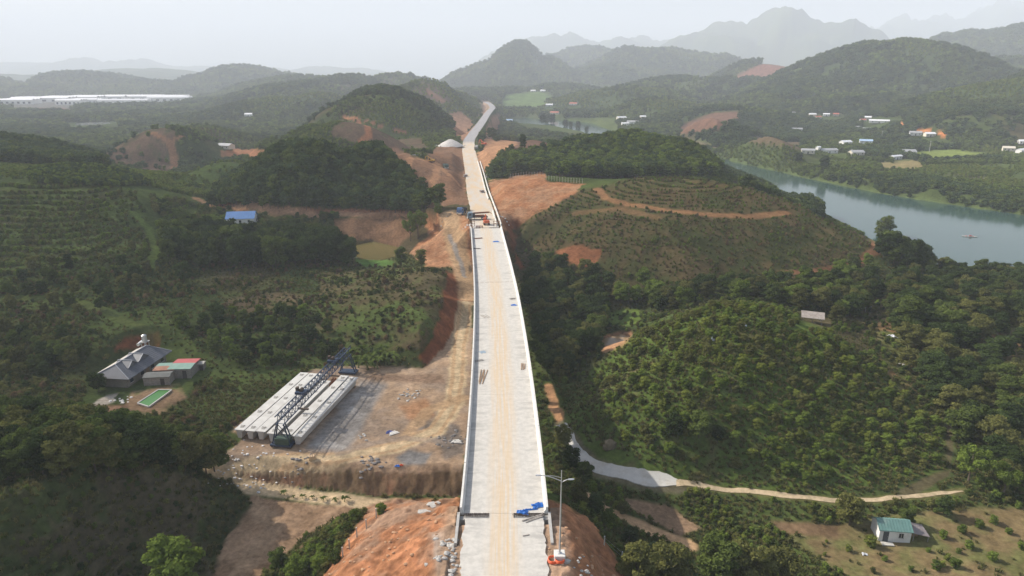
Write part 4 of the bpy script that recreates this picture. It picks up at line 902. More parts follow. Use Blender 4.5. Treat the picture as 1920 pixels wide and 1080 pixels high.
def deck_material():
    m, nt, out = new_mat('dusty_deck_concrete'); L = nt.links
    at = nd(nt, 'ShaderNodeAttribute', attribute_name='lane'); sp = nd(nt, 'ShaderNodeSeparateXYZ'); L.new(at.outputs['Vector'], sp.inputs[0])   # across m, along m, sort 0 deck / 1 gravel / 2 asphalt
    def noise(sx, sy, sc, det=6., rough=.65):
        c = nd(nt, 'ShaderNodeCombineXYZ'); a = nd(nt, 'ShaderNodeMath', operation='MULTIPLY'); b = nd(nt, 'ShaderNodeMath', operation='MULTIPLY'); a.inputs[1].default_value = sx; b.inputs[1].default_value = sy
        L.new(sp.outputs[0], a.inputs[0]); L.new(sp.outputs[1], b.inputs[0]); L.new(a.outputs[0], c.inputs[0]); L.new(b.outputs[0], c.inputs[1])
        n = nd(nt, 'ShaderNodeTexNoise', Scale=sc, Detail=det, Roughness=rough); L.new(c.outputs[0], n.inputs['Vector']); return n.outputs[0]
    def ramp(v, a, b):
        r = nd(nt, 'ShaderNodeMapRange', interpolation_type='SMOOTHSTEP'); r.inputs['From Min'].default_value = a; r.inputs['From Max'].default_value = b; L.new(v, r.inputs[0]); return r.outputs[0]
    def mul(a, b):
        q = nd(nt, 'ShaderNodeMath', operation='MULTIPLY'); L.new(a, q.inputs[0])
        if isinstance(b, float): q.inputs[1].default_value = b
        else: L.new(b, q.inputs[1])
        return q.outputs[0]
    def mixc_(f, a, b):
        q = nd(nt, 'ShaderNodeMix', data_type='RGBA'); L.new(f, q.inputs[0])
        for i, x in ((6, a), (7, b)):
            if isinstance(x, tuple): q.inputs[i].default_value = (*x, 1)
            else: L.new(x, q.inputs[i])
        return q.outputs[2]
    fine = noise(1, 1, 1.1, 8., .7); c = mixc_(ramp(fine, .3, .7), (.42,.40,.365), (.53,.505,.46))
    blot = noise(.25, .8, .5, 7., .7); ab = nd(nt, 'ShaderNodeMath', operation='ABSOLUTE'); L.new(sp.outputs[0], ab.inputs[0])
    edge = ramp(ab.outputs[0], 1.5, 4.5); c = mixc_(mul(mul(ramp(blot, .50, .62), edge), .75), c, (.34,.325,.30))
    cr = noise(.12, 2.6, .45, 5., .7); c = mixc_(mul(mul(ramp(cr, .60, .68), edge), .6), c, (.30,.28,.25))
    # dust tracked along the middle by lorries
    wv = noise(.15, .02, 1.0, 3.); off = nd(nt, 'ShaderNodeMath', operation='MULTIPLY_ADD'); L.new(wv, off.inputs[0]); off.inputs[1].default_value = 2.2; off.inputs[2].default_value = -1.0
    xx = nd(nt, 'ShaderNodeMath', operation='ADD'); L.new(sp.outputs[0], xx.inputs[0]); L.new(off.outputs[0], xx.inputs[1]); ax_ = nd(nt, 'ShaderNodeMath', operation='ABSOLUTE'); L.new(xx.outputs[0], ax_.inputs[0])
    dust = ramp(ax_.outputs[0], 2.9, .7); st_ = noise(2.2, .05, 1.3, 5., .6); dust = mul(dust, ramp(st_, .30, .62)); c = mixc_(mul(dust, .75), c, (.52,.385,.235))
    rut = noise(5., .03, 1.0, 3.); c = mixc_(mul(mul(ramp(rut, .60, .72), dust), .5), c, (.45,.27,.14))
    # gravel base and asphalt farther on
    grav = mixc_(ramp(noise(.5, .12, .6, 6.), .38, .62), (.50,.38,.25), (.46,.42,.37)); g1 = nd(nt, 'ShaderNodeClamp'); L.new(sp.outputs[2], g1.inputs[0]); c = mixc_(g1.outputs[0], c, grav)
    asp = mixc_(ramp(noise(2., .02, 1.), .4, .6), (.25,.245,.25), (.32,.31,.31)); g2 = nd(nt, 'ShaderNodeMath', operation='SUBTRACT', use_clamp=True); L.new(sp.outputs[2], g2.inputs[0]); g2.inputs[1].default_value = 1.; c = mixc_(g2.outputs[0], c, asp)
    b = nd(nt, 'ShaderNodeBsdfPrincipled', Roughness=.9); b.inputs['Specular IOR Level'].default_value = .15; L.new(c, b.inputs['Base Color'])
    bp = nd(nt, 'ShaderNodeBump', Strength=.3, Distance=.03); L.new(fine, bp.inputs['Height']); L.new(bp.outputs[0], b.inputs['Normal']); L.new(b.outputs[0], out.inputs[0]); return m
DECK = deck_material()
def strip(name, s0, s1, off0, off1, z0, z1, m, parent=None, origin=(0, 0, 0), step=2., sort=lambda s: 0., rag=0., nx=6):
    """slab following the road axis, with across/along/sort stored for its material"""
    n = max(2, int((s1-s0)/step)+1); ss = np.linspace(s0, s1, n); oo = np.linspace(off0, off1, nx); V = []; A = []; Fc = []
    for i, s in enumerate(ss):
        for j, o in enumerate(oo):
            w = o+((fbm(np.array([s*.9]), np.array([o*3]), 7, 4)[0]-.5)*rag if j in (0, nx-1) else 0)
            V.append(ax_pt(s, w, z1)); A.append((o, s, sort(s), 1))
    for i in range(n-1):
        for j in range(nx-1): a = i*nx+j; Fc.append((a, a+1, a+nx+1, a+nx))
    k = len(V)
    rim = [(0, j) for j in range(nx)]+[(i, nx-1) for i in range(1, n)]+[(n-1, j) for j in range(nx-2, -1, -1)]+[(i, 0) for i in range(n-2, 0, -1)]
    for (i, j) in rim: v = V[i*nx+j].copy(); v[2] = z0; V.append(v); A.append(A[i*nx+j])
    R = len(rim)
    for q in range(R): i0, j0 = rim[q]; i1, j1 = rim[(q+1) % R]; Fc.append((i0*nx+j0, k+q, k+(q+1) % R, i1*nx+j1))
    me = mesh_np(name, np.array(V)-np.asarray(origin), np.array(Fc), m, {'lane': A}); return link(name, me, parent)

# ------------------------------------------------------------------ the bridge
o3 = ax_pt((S_NEAR+S_FAR)/2, 0, -15.0); br = thing('road_bridge', 'long unfinished concrete road bridge with low white parapets across the valley', 'bridge', o3)
NSP = 5; joints = np.linspace(S_NEAR, S_FAR, NSP+1); HW = 5.75
for k in range(NSP):
    a, b = joints[k]+.012, joints[k+1]-.012
    strip('deck_slab', a, b, -HW, HW, -.26, 0, DECK, br, o3, 1.9)
    for q in range(5):
        off = -4.6+q*2.3; p0 = ax_pt(a+.3, off, 0); p1 = ax_pt(b-.3, off, 0); mb = MB(); secs = []
        d = (p1-p0)/np.linalg.norm(p1-p0); n = np.array([d[1], -d[0], 0])
        for p in (p0, p1): secs.append([p+n*x+np.array([0, 0, z]) for x, z in ((-1.08, -.27), (1.08, -.27), (1.08, -.40), (.45, -.46), (.38, -1.85), (-.38, -1.85), (-.45, -.46), (-1.08, -.40))])
        mb.loft(secs).build('girder', conc_beam, br, o3)
for side in (-1, 1):
    L0 = S_NEAR+.1; nseg = 16; ls = np.linspace(S_NEAR, S_FAR, nseg+1)
    for k in range(nseg):
        mb = MB(); secs = []; a, b = ls[k]+.07, ls[k+1]-.07
        for s in np.linspace(a, b, 5):
            sec = [(HW, -.30), (HW, .86), (HW-.26, .86), (HW-.33, .42), (HW-.50, .22), (HW-.50, .003)]
            # the kerb foot stands on the slab, the outer face hangs over its edge
            sec = [(HW+.06, -.32), (HW+.06, .86), (HW-.22, .86), (HW-.30, .40), (HW-.46, .22), (HW-.46, .004), (HW+.004, .004), (HW+.004, -.32)]
            secs.append([ax_pt(s, side*x, z) for x, z in sec])
        mb.loft(secs).build('parapet', conc_w, br, o3)
def pier(s):
    c = ax_pt(s, 0, 0); d = ax_pt(s+1, 0, 0)-c; a = math.atan2(d[1], d[0]); mb = MB()
    mb.box((c[0], c[1], -2.55), (1.7, 11.0, 1.3), a); cb = mb.build('crosshead', conc_g, br, o3)
    for off in (-3.1, 3.1):
        p = ax_pt(s, off, 0); g = float(ground(p[0], p[1])); MB().rod([(p[0], p[1], g-1.0), (p[0], p[1], -3.2)], .75, 16).build('column', conc_g, br, o3)
for s in joints[1:-1]:
    pier(s); c = ax_pt(s, 0, 0)
    if abs(s-s_of_Y(at_z(930, 553, 0)[1])) > 20: continue
    for off in np.linspace(-4.9, 4.9, 8): p = ax_pt(s, off, .012); MB().box(p, (.1, 1.1, .02), math.atan2(*(ax_pt(s+1, 0)-c)[[1, 0]])).build('joint_plate', rust, br, o3)
for s, sg in ((S_NEAR, -1), (S_FAR, 1)):
    c = ax_pt(s+sg*.55, 0, 0); d = ax_pt(s+1, 0, 0)-ax_pt(s, 0, 0); a = math.atan2(d[1], d[0])
    MB().box((c[0], c[1], -2.3), (.9, 11.6, 4.0), a).build('abutment', conc_g, br, o3)
    for side in (-1, 1):
        q = ax_pt(s+sg*3.0, side*5.95, -1.5); MB().box(q, (6.2, .35, 3.2), a).build('wing_wall', conc_g, br, o3)
    # starter bars standing out of the open joint
    mb = MB(); r_ = random.Random(3)
    for off in np.arange(-5.2, 5.3, .16):
        if -1.9 < off < 1.2: continue
        for ds in (.28, .62):
            p = ax_pt(s+sg*ds, off, -.3); h = r_.uniform(.35, .62); q = p+np.array([r_.uniform(-.08, .08), r_.uniform(-.12, .12), h]); mb.bar(p, q, .035)
    mb.build('starter_bars', rebar_m, br, o3)
    for o0, o1 in ((-5.3, -2.0), (1.3, 5.3)):
        mb = MB()
        for ds in (.2, .45, .7): mb.bar(ax_pt(s+sg*ds, o0, .07), ax_pt(s+sg*ds, o1, .07), .05)
        mb.build('joint_rebar', rebar_m, br, o3)

# ------------------------------------------------------------------ road before and after the bridge
strip('road_deck_transition', S_NEAR-1.04, S_NEAR-.02, -1.9, 1.25, -.14, -.01, DECK, None)['kind'] = 'structure'
o = strip('approach_road', 0.5, S_NEAR-1.05, -5.1, 5.15, -.4, 0., DECK, None, rag=1.0, nx=8, step=.35); o['kind'] = 'structure'
strip('road_deck_transition', S_NEAR-1.04, S_NEAR-.02, -5.2, 5.2, -.5, -.16, conc_g, None)['kind'] = 'structure'
def rsort(s):
    Y = float(np.interp(s, AXS, AX[:, 1])); return float(np.clip((Y-S_FAR_Y)/25, 0, 1)*.9+np.clip((Y-575)/30, 0, 1)*1.1)
S_FAR_Y = float(np.interp(S_FAR, AXS, AX[:, 1]))
o = strip('road', S_FAR+1.05, AXS[-1]-4, -4.9, 4.9, -.5, .0, DECK, None, step=4., sort=rsort, rag=.7, nx=7); o['kind'] = 'structure'
strip('road_deck_transition', S_FAR+.02, S_FAR+1.04, -5.2, 5.2, -.5, -.1, conc_g, None)['kind'] = 'structure'
for off, lab, n in ((4.35, 'inner of two parallel white concrete barriers on the far approach road', 14), (5.95, 'outer of two parallel white concrete barriers on the far approach road', 15)):
    p = ax_pt(S_FAR+4, off, 0); t = thing('concrete_barrier', lab, 'barrier', p); ls = np.linspace(S_FAR+4, S_FAR+205, n+1)
    for k in range(n):
        if off < 5 and k in (2, 3): continue
        secs = []
        for s in np.linspace(ls[k]+.3, ls[k+1]-.3, 4): secs.append([ax_pt(s, off+x, z) for x, z in ((-.25, -.25), (-.25, .15), (-.13, .75), (.13, .75), (.25, .15), (.25, -.25))])
        MB().loft(secs).build('barrier_segment', conc_w, t, p)

# ------------------------------------------------------------------ draped paths
def drape(name, pp, w0, w1, m, rise=.06, step=.7, rag=.12, thick=.3):
    P = np.array([hit(a, b_)[:2] for a, b_ in pp]); P = smooth(resample(P, step), 8); n = len(P); T = np.gradient(P, axis=0); T /= np.linalg.norm(T, axis=1)[:, None]; Nn = np.c_[T[:, 1], -T[:, 0]]; nx = 5; V = []; Fc = []
    for i in range(n):
        w = (w0+(w1-w0)*i/(n-1))*min(1., .35+(n-1-i)*.12); row = []
        for j in range(nx):
            o_ = (j/(nx-1)-.5)*w
            if j in (0, nx-1): o_ *= 1+rag*2*(fbm(np.array([i*.35]), np.array([j*7.]), 12, 3)[0]-.5)
            row.append(P[i]+Nn[i]*o_)
        row = np.array(row); zz = ground(row[:, 0], row[:, 1]); zc = zz*.8+zz.mean()*.2
        for q, z in zip(row, np.maximum(zc, zz)+rise): V.append((q[0], q[1], z))
    for i in range(n-1):
        for j in range(nx-1): a = i*nx+j; Fc.append((a, a+1, a+nx+1, a+nx))
    k = len(V)
    for i in range(n):
        for j in (0, nx-1): v = V[i*nx+j]; V.append((v[0], v[1], v[2]-thick))
    for i in range(n-1): Fc += [(i*nx, (i+1)*nx, k+2*(i+1), k+2*i), (i*nx+nx-1, k+2*i+1, k+2*(i+1)+1, (i+1)*nx+nx-1)]
    link(name, mesh_np(name, V, np.array(Fc), m), kind='structure')
drape('concrete_path', [(1052, 796), (1066, 822), (1078, 843), (1090, 862), (1130, 882), (1200, 896), (1240, 901), (1274, 906)], 2.6, 3.3, mat('worn_path_concrete', (.47,.455,.42), .9, .10, .9, bump=.2, dirt=(.33,.27,.19), dirt_amt=.6), rag=.35, rise=.03)
drape('footpath', [(1268, 905), (1320, 912), (1400, 921), (1480, 931), (1560, 939), (1650, 937), (1730, 930), (1812, 921)], 1.3, .8, mat('trodden_earth', (.44,.34,.215), .95, .25, 1.2, dirt=(.16,.14,.06), dirt_amt=.7), rag=.5, rise=.05)

# ------------------------------------------------------------------ lamp post and coils
b = hit(1049, 1047); lp = thing('street_lamp', 'tall grey lamp post with curved double arm on a white footing beside the bridge end', 'lamp', b)
MB().box((0, 0, .3), (1.3, 1.3, .95)).build('footing', conc_w, lp, bevel=.04)
MB().rod([(0, 0, .7), (0, 0, 5.5), (0, 0, 12.0)], [.13, .10, .055], 10).build('pole', galv, lp)
MB().box((0, 0, .8), (.45, .45, .05)).build('base_plate', galv, lp)
for sx, ln, z0 in ((-1, 2.35, 10.6), (1, .85, 10.4)):
    P = [(sx*ln*t, 0, z0+(.75*math.sin(t*1.5) if sx < 0 else .42*math.sin(t*1.5))) for t in np.linspace(0, 1, 8)]
    a = MB().rod(P, [.05]*8, 6).build('arm', galv, lp)
    if sx < 0: MB().rod([(0, 0, 11.05), (-.9, 0, 11.27), (-1.7, 0, 11.32)], .03, 5).build('brace', galv, a)
    e = P[-1]; MB().loft([[(e[0]+sx*x, y*w, e[2]+z) for y, z in ((-1, 0), (-.7, .07), (.7, .07), (1, 0), (.6, -.05), (-.6, -.05))] for x, w in ((-.1, .06), (.1, .13), (.45, .15), (.62, .07))]).build('lamp_head', galv, a)
for k, (px, py, r, lab) in enumerate(((1037, 1053, .62, 'larger orange hose coil lying by the lamp footing'), (1049.5, 1053, .55, 'smaller orange hose coil leaning at the lamp footing'))):
    p = hit(px, py); mb = MB()
    t = thing('hose_coil', lab, 'hose coil', p+np.array([0, 0, .12]), group='orange hose coils')
    for j, (rr, z) in enumerate(((1, 0), (.88, .05), (.98, .12), (.82, .16), (.92, .23))):
        MB().rod([(r*rr*math.cos(a), r*rr*math.sin(a), z+.03*math.sin(3*a)) for a in np.linspace(0, 2*math.pi, 26)], .065, 6, False).build('loop', orange_p, t)

# ------------------------------------------------------------------ crumpled sheets, timber and litter on the deck
def sheet(name, label, cat, px, py, w, h, m, z=None, rz=0., hgt=.3, seed=1, group=None, ragged=.35):
    p = at_z(px, py, z) if z is not None else hit(px, py); n = 15; rng = np.random.default_rng(seed); V = []; Q = []
    g = np.linspace(-1, 1, n)
    for i in range(n):
        for j in range(n):
            x, y = g[i], g[j]; rr = math.hypot(x, y); q = 1-ragged*vnoise(np.array([math.atan2(y, x)*1.6+9+seed]), np.array([3.]), seed)[0]
            zz = hgt*abs(fbm(np.array([x*3+seed]), np.array([y*3.]), seed, 3)[0]-.35)*1.8*max(0, 1-rr*rr*.45)+.012
            V.append((x*w/2*q, y*h/2*q, zz))
    for i in range(n-1):
        for j in range(n-1): a = i*n+j; Q.append((a, a+1, a+n+1, a+n))
    me = bpy.data.meshes.new(name); me.from_pydata(V, [], Q); me.materials.append(m); o = link(name, me); o.location = p; o.rotation_euler = (0, 0, rz)
    md = o.modifiers.new('thickness', 'SOLIDIFY'); md.thickness = .015; md.offset = 1
    return tag(o, label, cat, group)
sheet('tarpaulin', 'bright blue crumpled tarpaulin beside the right parapet at the near bridge end', 'tarpaulin', 1009, 948, 1.9, 1.3, blue_tarp, 0, .3, .55, 2, 'blue tarpaulins')
sheet('tarpaulin', 'blue crumpled tarpaulin bunched over the open joint at the near bridge end', 'tarpaulin', 980, 961, 1.7, 1.0, blue_tarp, 0, -.2, .6, 3, 'blue tarpaulins')
sheet('tarpaulin', 'thin twisted strip of blue tarpaulin joining the two heaps at the joint', 'tarpaulin', 995, 955.5, 2.0, .4, blue_tarp, 0, .15, .3, 4, 'blue tarpaulins')
sheet('tarpaulin', 'small blue sheet by the right parapet in the middle of the bridge', 'tarpaulin', 963, 572, 1.8, 1.3, blue_tarp, 0, .2, .3, 5, 'blue tarpaulins')
sheet('tarpaulin', 'small blue sheet on the deck near the far bridge end', 'tarpaulin', 930, 453, 2.4, 1.8, blue_tarp, 0, .2, .35, 6, 'blue tarpaulins')
sheet('formwork_sheet', 'grey-blue metal sheet lying on the left of the deck', 'sheet', 905, 660, 1.5, 1.6, mat('bluish_sheet', (.25,.31,.36), .5, .2), 0, .5, .12, 7)
def planks(name, label, px, py, n, L, rz, m, w=.16, spread=.35, seed=0, part='plank', group='timber on the deck'):
    p = at_z(px, py, 0.); r_ = random.Random(seed); t = thing(name, label, 'timber', p, rz, group)
    for k in range(n): MB().box(((r_.random()-.5)*.5, (k-n/2)*spread+(r_.random()-.5)*.1, .05+.02*k), (L*r_.uniform(.75, 1.05), w, .07), r_.uniform(-.10, .10)).build(part, m, t)
planks('plank_pile', 'long brown planks lying lengthwise on the left of the deck', 903, 706, 4, 6.5, 1.5, wood_m, seed=1)
planks('plank_pile', 'short brown planks beside the right parapet', 979.5, 688, 3, 3.4, 1.62, wood_m, seed=2)
planks('plank_pile', 'grey weathered planks slanting across the joint at the near right', 1001, 971, 3, 3.0, .5, wood_g, seed=3, spread=.22)
planks('plank_pile', 'thin sticks scattered by the left parapet mid bridge', 908, 594, 3, 2.6, 2.2, wood_g, .09, .6, seed=4)
planks('plank_pile', 'few sticks scattered below the grey-blue sheet on the deck', 896, 676, 2, 2.4, .4, wood_g, .1, .5, seed=5)
planks('rebar_bundle', 'dark rebar pieces lying near the far end on the left of the deck', 897, 447, 5, 3.2, .3, rust, .07, .25, seed=6, part='bar')
planks('rebar_bundle', 'thin bars lying on the left of the far deck', 893, 466, 3, 3.6, .1, rebar_m, .06, .35, seed=7, part='bar')
planks('plank_pile', 'small boards near the right parapet past mid bridge', 962, 560, 3, 1.6, .1, wood_g, .12, .4, seed=8)
planks('plank_pile', 'single boards lying on the near approach slab', 986, 1002, 1, 1.1, .25, wood_g, .14, .4, seed=9)
def rocks(name, label, px, py, n, spread, size, m, z=None, cat='rubble', seed=0, flat=.6, group=None, part='rock'):
    """a heap of lumps, each one a part"""
    p = at_z(px, py, z) if z is not None else hit(px, py); t = thing(name, label, cat, p, 0, group); iv, ifc = ico(); rng = np.random.default_rng(seed)
    for k in range(n):
        d = rng.normal(size=2)*spread/2; g = float(ground(p[0]+d[0], p[1]+d[1]))-p[2] if z is None else 0; s = size*rng.uniform(.45, 1.25)
        V = iv*np.array([s, s*rng.uniform(.6, 1), s*flat])*rng.uniform(.75, 1.2, (len(iv), 1))+np.array([d[0], d[1], g+s*flat*.35]); MB().add(V, ifc).build(part, m, t)
    return t
rocks('rubble_heap', 'grey broken concrete and stones along the left of the near slab', 846, 1050, 26, 2.6, .42, rock_g, seed=1)
rocks('rubble_heap', 'grey lumps of concrete at the bottom left of the slab', 838, 1020, 14, 1.6, .40, rock_g, seed=2)
rocks('rubble_heap', 'grey pale stones at the lower edge right of the lamp footing', 1090, 1068, 18, 2.4, .3, rock_g, seed=3)
rocks('boulder', 'pale single boulder beside the orange hose coils', 1062, 1055, 1, .1, .45, rock_g, seed=4, cat='boulder')
rocks('concrete_spill', 'large flat grey slab of spilt concrete on the orange mound', 797, 958, 3, .9, 1.1, rock_g, seed=5, flat=.18)
rocks('concrete_spill', 'flat grey patch of spilt concrete high on the orange mound', 812, 950, 3, .9, .8, rock_g, seed=6, flat=.18)
rocks('clod_field', 'orange clods scattered over the mound left of the bridge end', 740, 1010, 60, 8.5, .28, rock_o, seed=7)
rocks('clod_field', 'orange clods on the bank right of the bridge end', 1085, 1020, 24, 4.5, .26, rock_o, seed=8)
rocks('rubble_heap', 'white and grey rubbish tipped along the left end of the yard edge', 470, 873, 60, 6.5, .30, mat('white_rubble', (.62,.60,.58), .9, .25, 2.0), seed=9)
rocks('rubble_heap', 'scattered pale rubble below the nearest yard corner', 440, 878, 24, 3.0, .25, mat('white_rubble', (.62,.60,.58)), seed=10)
rocks('rubble_heap', 'dark grey gravel dump on the yard edge behind the wall', 690, 868, 22, 3.2, .5, mat('dark_gravel', (.16,.15,.145), .95, .3, 3.0), seed=11, flat=.45)
rocks('rubble_heap', 'dark grey gravel dump left along the yard edge', 560, 872, 18, 3.0, .45, mat('dark_gravel', (.16,.15,.145)), seed=12, flat=.45)
rocks('rubble_heap', 'pale stones lying in the middle of the yard', 680, 818, 10, 1.2, .35, rock_g, seed=13)
rocks('rubble_heap', 'stones and debris strewn at the back of the yard', 770, 741, 26, 3.4, .35, rock_g, seed=14)
rocks('rubble_heap', 'dark gravel heap in the yard against the bridge', 845, 825, 30, 3.6, .45, mat('dark_gravel', (.16,.15,.145)), seed=15, flat=.4)
rocks('rubble_heap', 'white limestone lumps among bushes before the house', 232, 752, 14, 2.2, .4, mat('white_rubble', (.62,.60,.58)), seed=16)
rocks('rubble_heap', 'white limestone blocks at the lower corner of the green pool', 248, 776, 8, 1.2, .45, mat('white_rubble', (.62,.60,.58)), seed=17)
rocks('boulder', 'big brown mossy boulder beside the concrete path on the right', 1140, 838, 2, .8, 1.6, mat('mossy_rock', (.15,.12,.075), .95, .3, 1.5, bump=.4), cat='boulder', seed=18, flat=.8)
rocks('rubble_heap', 'pale stones on the bare strip below the right-hand wood', 1692, 679, 8, 2.0, .4, rock_g, seed=19)
def heap(name, label, px, py, r, h, m, cat='gravel heap', seed=1):
    """a tipped mound with a lumpy flank and a few stones rolled to its foot"""
    p = hit(px, py); t = thing(name, label, cat, p); V = [(0, 0, h)]; Fc = []; n = 22; rings = 7
    for i in range(1, rings+1):
        f = i/rings
        for k in range(n):
            a = 2*math.pi*k/n; q = 1+.35*(fbm(np.array([math.cos(a)*1.5+seed]), np.array([math.sin(a)*1.5+f]), seed, 3)[0]-.5); V.append((r*f*q*math.cos(a), r*f*q*.8*math.sin(a), h*(1-f**1.25)-(.4 if i == rings else 0)+.12*h*(vnoise(np.array([k*.9]), np.array([i*.9]), seed)[0]-.5)))
    for k in range(n): Fc.append((0, 1+k, 1+(k+1) % n))
    for i in range(rings-1):
        for k in range(n): a = 1+i*n+k; b_ = 1+i*n+(k+1) % n; Fc.append((a, a+n, b_+n, b_))
    MB().add(V, Fc).build('mound', m, t, smooth_=True); iv, ifc = ico()
    for k in range(8): a = k*.8; MB().add(iv*r*.05+np.array([r*1.02*math.cos(a), r*.82*math.sin(a), .1]), ifc).build('stone', m, t)
heap('gravel_pile', 'big pale gravel heap left of the distant road', 845, 273, 11.0, 5.0, mat('pale_gravel', (.50,.47,.44), .95, .2, 1.0, bump=.3))
for k, (px, py, rz, lab) in enumerate(((738, 813, .6, 'pale stacked boards beside a blue sheet in the yard'), (855, 829, .1, 'white boards against the bridge side of the yard'), (586, 862, .3, 'tan crate lying on the edge of the yard'))):
    p = hit(px, py); t = thing('board_stack' if k < 2 else 'timber_crate', lab, 'timber', p, rz)
    if k < 2:
        for j in range(4): MB().box((0, (j-1.5)*.3, .12+.05*(j % 2)), (2.2-.3*j, .22, .1), .05*j).build('board', conc_w, t)
    else:
        MB().box((0, 0, .45), (1.2, .9, .8)).build('panel', mat('tan_board', (.48,.36,.23)), t, bevel=.03)
        for q in (-.4, 0, .4): MB().box((q, 0, .88), (.14, .98, .06)).build('slat', wood_m, t)
sheet('tarpaulin', 'dark blue sheet heaped beside the boards in the yard', 'tarpaulin', 731, 811, 1.8, 1.6, mat('dark_blue_sheet', (.05,.07,.22)), None, 0, .4, 8, 'blue tarpaulins')
sheet('tarpaulin', 'blue and red rag at the edge of the yard above the wall', 'tarpaulin', 745, 874, 1.2, .7, blue_tarp, None, 0, .4, 9, 'blue tarpaulins')
sheet('tarpaulin', 'orange-red rag lying at the edge of the yard above the wall', 'tarpaulin', 753, 873, .8, .6, orange_p, None, 0, .4, 10)
sheet('tarpaulin', 'white sheet on the bare path by the right-hand wood', 'tarpaulin', 1673, 632, 2.6, 2.0, white_tarp, None, 0, 1.0, 11)
sheet('sack', 'white sack lying among the bushes on top of the near mound', 'sack', 1394, 611, 1.5, 1.1, white_tarp, None, 0, 1.4, 12)
sheet('sack', 'small white sack on the left shoulder of the near mound', 'sack', 1336, 639, 1.0, .6, white_tarp, None, 0, 1.4, 13)
sheet('sack', 'white sack on the ground below the small white hut', 'sack', 1621, 1040, .9, .6, white_tarp, None, 0, .7, 14)

# ------------------------------------------------------------------ precast beams and gantry crane
ZB = -15.0
beams = [((448, 806), (571, 699)), ((468, 808), (587, 700)), ((488, 809), (602, 701)), ((509, 813), (629, 703)), ((537.5, 814), (646.5, 704.5)), ((556.5, 818), (663, 705.5))]
bl = ['outermost left', 'second from the left', 'third from the left', 'fourth from the left, partly under the gantry', 'fifth from the left, just right of the gantry', 'outermost right']
dirs = []
for (a, b) in beams: dirs.append(at_z(*b, ZB+2.25)-at_z(*a, ZB+2.25))
dmean = np.mean(dirs, 0); LB = float(np.mean([np.linalg.norm(d) for d in dirs])); ang = math.atan2(dmean[1], dmean[0]); LB2 = LB
for k, (a, b) in enumerate(beams):
    p = at_z(*a, ZB+2.25); p = np.array([p[0], p[1], ZB]); t = thing('precast_beam', 'long pale precast concrete bridge beam, '+bl[k], 'concrete beam', p, ang, 'precast beams in the yard')
    L = LB2-(3.0 if k == 3 else 0); sec = ((-1.04, 2.25), (1.04, 2.25), (1.04, 2.08), (.62, 2.0), (.40, .45), (-.40, .45), (-.62, 2.0), (-1.04, 2.08))
    body = MB().loft([[(x, y, z) for y, z in sec] for x in np.linspace(0, L, 9)]).build('beam_body', conc_beam, t)
    for f in (.05, .28, .52, .76, .95):
        MB().box((L*f, 0, 2.262), (1.0, .75, .02)).build('lifting_pocket', mat('shadow_grey_concrete', (.28,.27,.25), .9), t)  # flat plate on top; the recess shade is put into its grey
        for y in (-.3, .3): MB().rod([(L*f-.2, y, 2.25), (L*f-.2, y, 2.5), (L*f+.2, y, 2.5), (L*f+.2, y, 2.25)], .03, 5, False).build('lifting_loop', rebar_m, t)
    for f in (.04, .96): MB().box((L*f, 0, .21), (.6, 1.3, .46)).build('bearer', wood_m, t)
gA = at_z(531, 836, ZB); gB = at_z(653.5, 700, ZB); LG = float(np.linalg.norm(gB-gA)); ga = heading(gA, gB)
g = thing('gantry_crane', 'dark blue steel truss gantry crane straddling the precast beams', 'gantry crane', gA, ga); HG = 6.6
for side in (-1, 1):
    for z in (HG-1.7, HG): MB().bar((-.6, side*.75, z), (LG+.6, side*.75, z), .17).build('truss_chord', steel_blue, g)
    n = 22; mb = MB()
    for k in range(n):
        x0, x1 = LG*k/n, LG*(k+1)/n; xm = (x0+x1)/2; mb.bar((x0, side*.75, HG-1.7), (xm, side*.75, HG), .10); mb.bar((xm, side*.75, HG), (x1, side*.75, HG-1.7), .10)
    mb.build('truss_lacing', steel_blue, g)
mb = MB()
for k in range(23):
    x = LG*k/22; mb.bar((x, -.75, HG), (x, .75, HG), .08); mb.bar((x, -.75, HG-1.7), (x, .75, HG-1.7), .08)
    if k < 22: mb.bar((x, -.75, HG), (LG*(k+1)/22, .75, HG), .06)
mb.build('cross_bracing', steel_blue, g)
mb = MB()
for k in range(24): x = LG*k/23; mb.bar((x, -1.05, HG), (x, -1.05, HG+1.0), .05)
mb.bar((0, -1.05, HG+1.0), (LG, -1.05, HG+1.0), .05); mb.bar((0, -1.05, HG+.55), (LG, -1.05, HG+.55), .04); mb.build('handrail', steel_blue, g)
for x in (0, LG):
    for side in (-1, 1):
        for dx in (-.55, .55): MB().bar((x+dx*.6, side*.75, HG-1.7), (x+dx, side*1.9, .55), .2).build('leg', steel_blue, g)
        MB().bar((x-.6, side*1.55, 1.9), (x+.6, side*1.55, 1.9), .12).build('leg_tie', steel_blue, g)
        for dx in (-.8, .8): MB().wheel((x+dx, side*1.9, .32), .3, .2, 'y').build('wheel', rebar_m, g)
    for dx in (-.5, .5):
        MB().bar((x+dx, -1.7, 1.4), (x+dx*.7, .85, HG-2.2), .1).build('leg_brace', steel_blue, g); MB().bar((x+dx, 1.7, 1.4), (x+dx*.7, -.85, HG-2.2), .1).build('leg_brace', steel_blue, g)
    MB().box((x, 0, .55), (2.2, 4.4, .35)).build('end_carriage', steel_blue, g)
MB().box((-.2, -.2, 1.3), (1.5, 2.9, 1.5)).build('ballast_box', mat('dark_green_cover', (.045,.075,.055), .7, .2), g, bevel=.05)
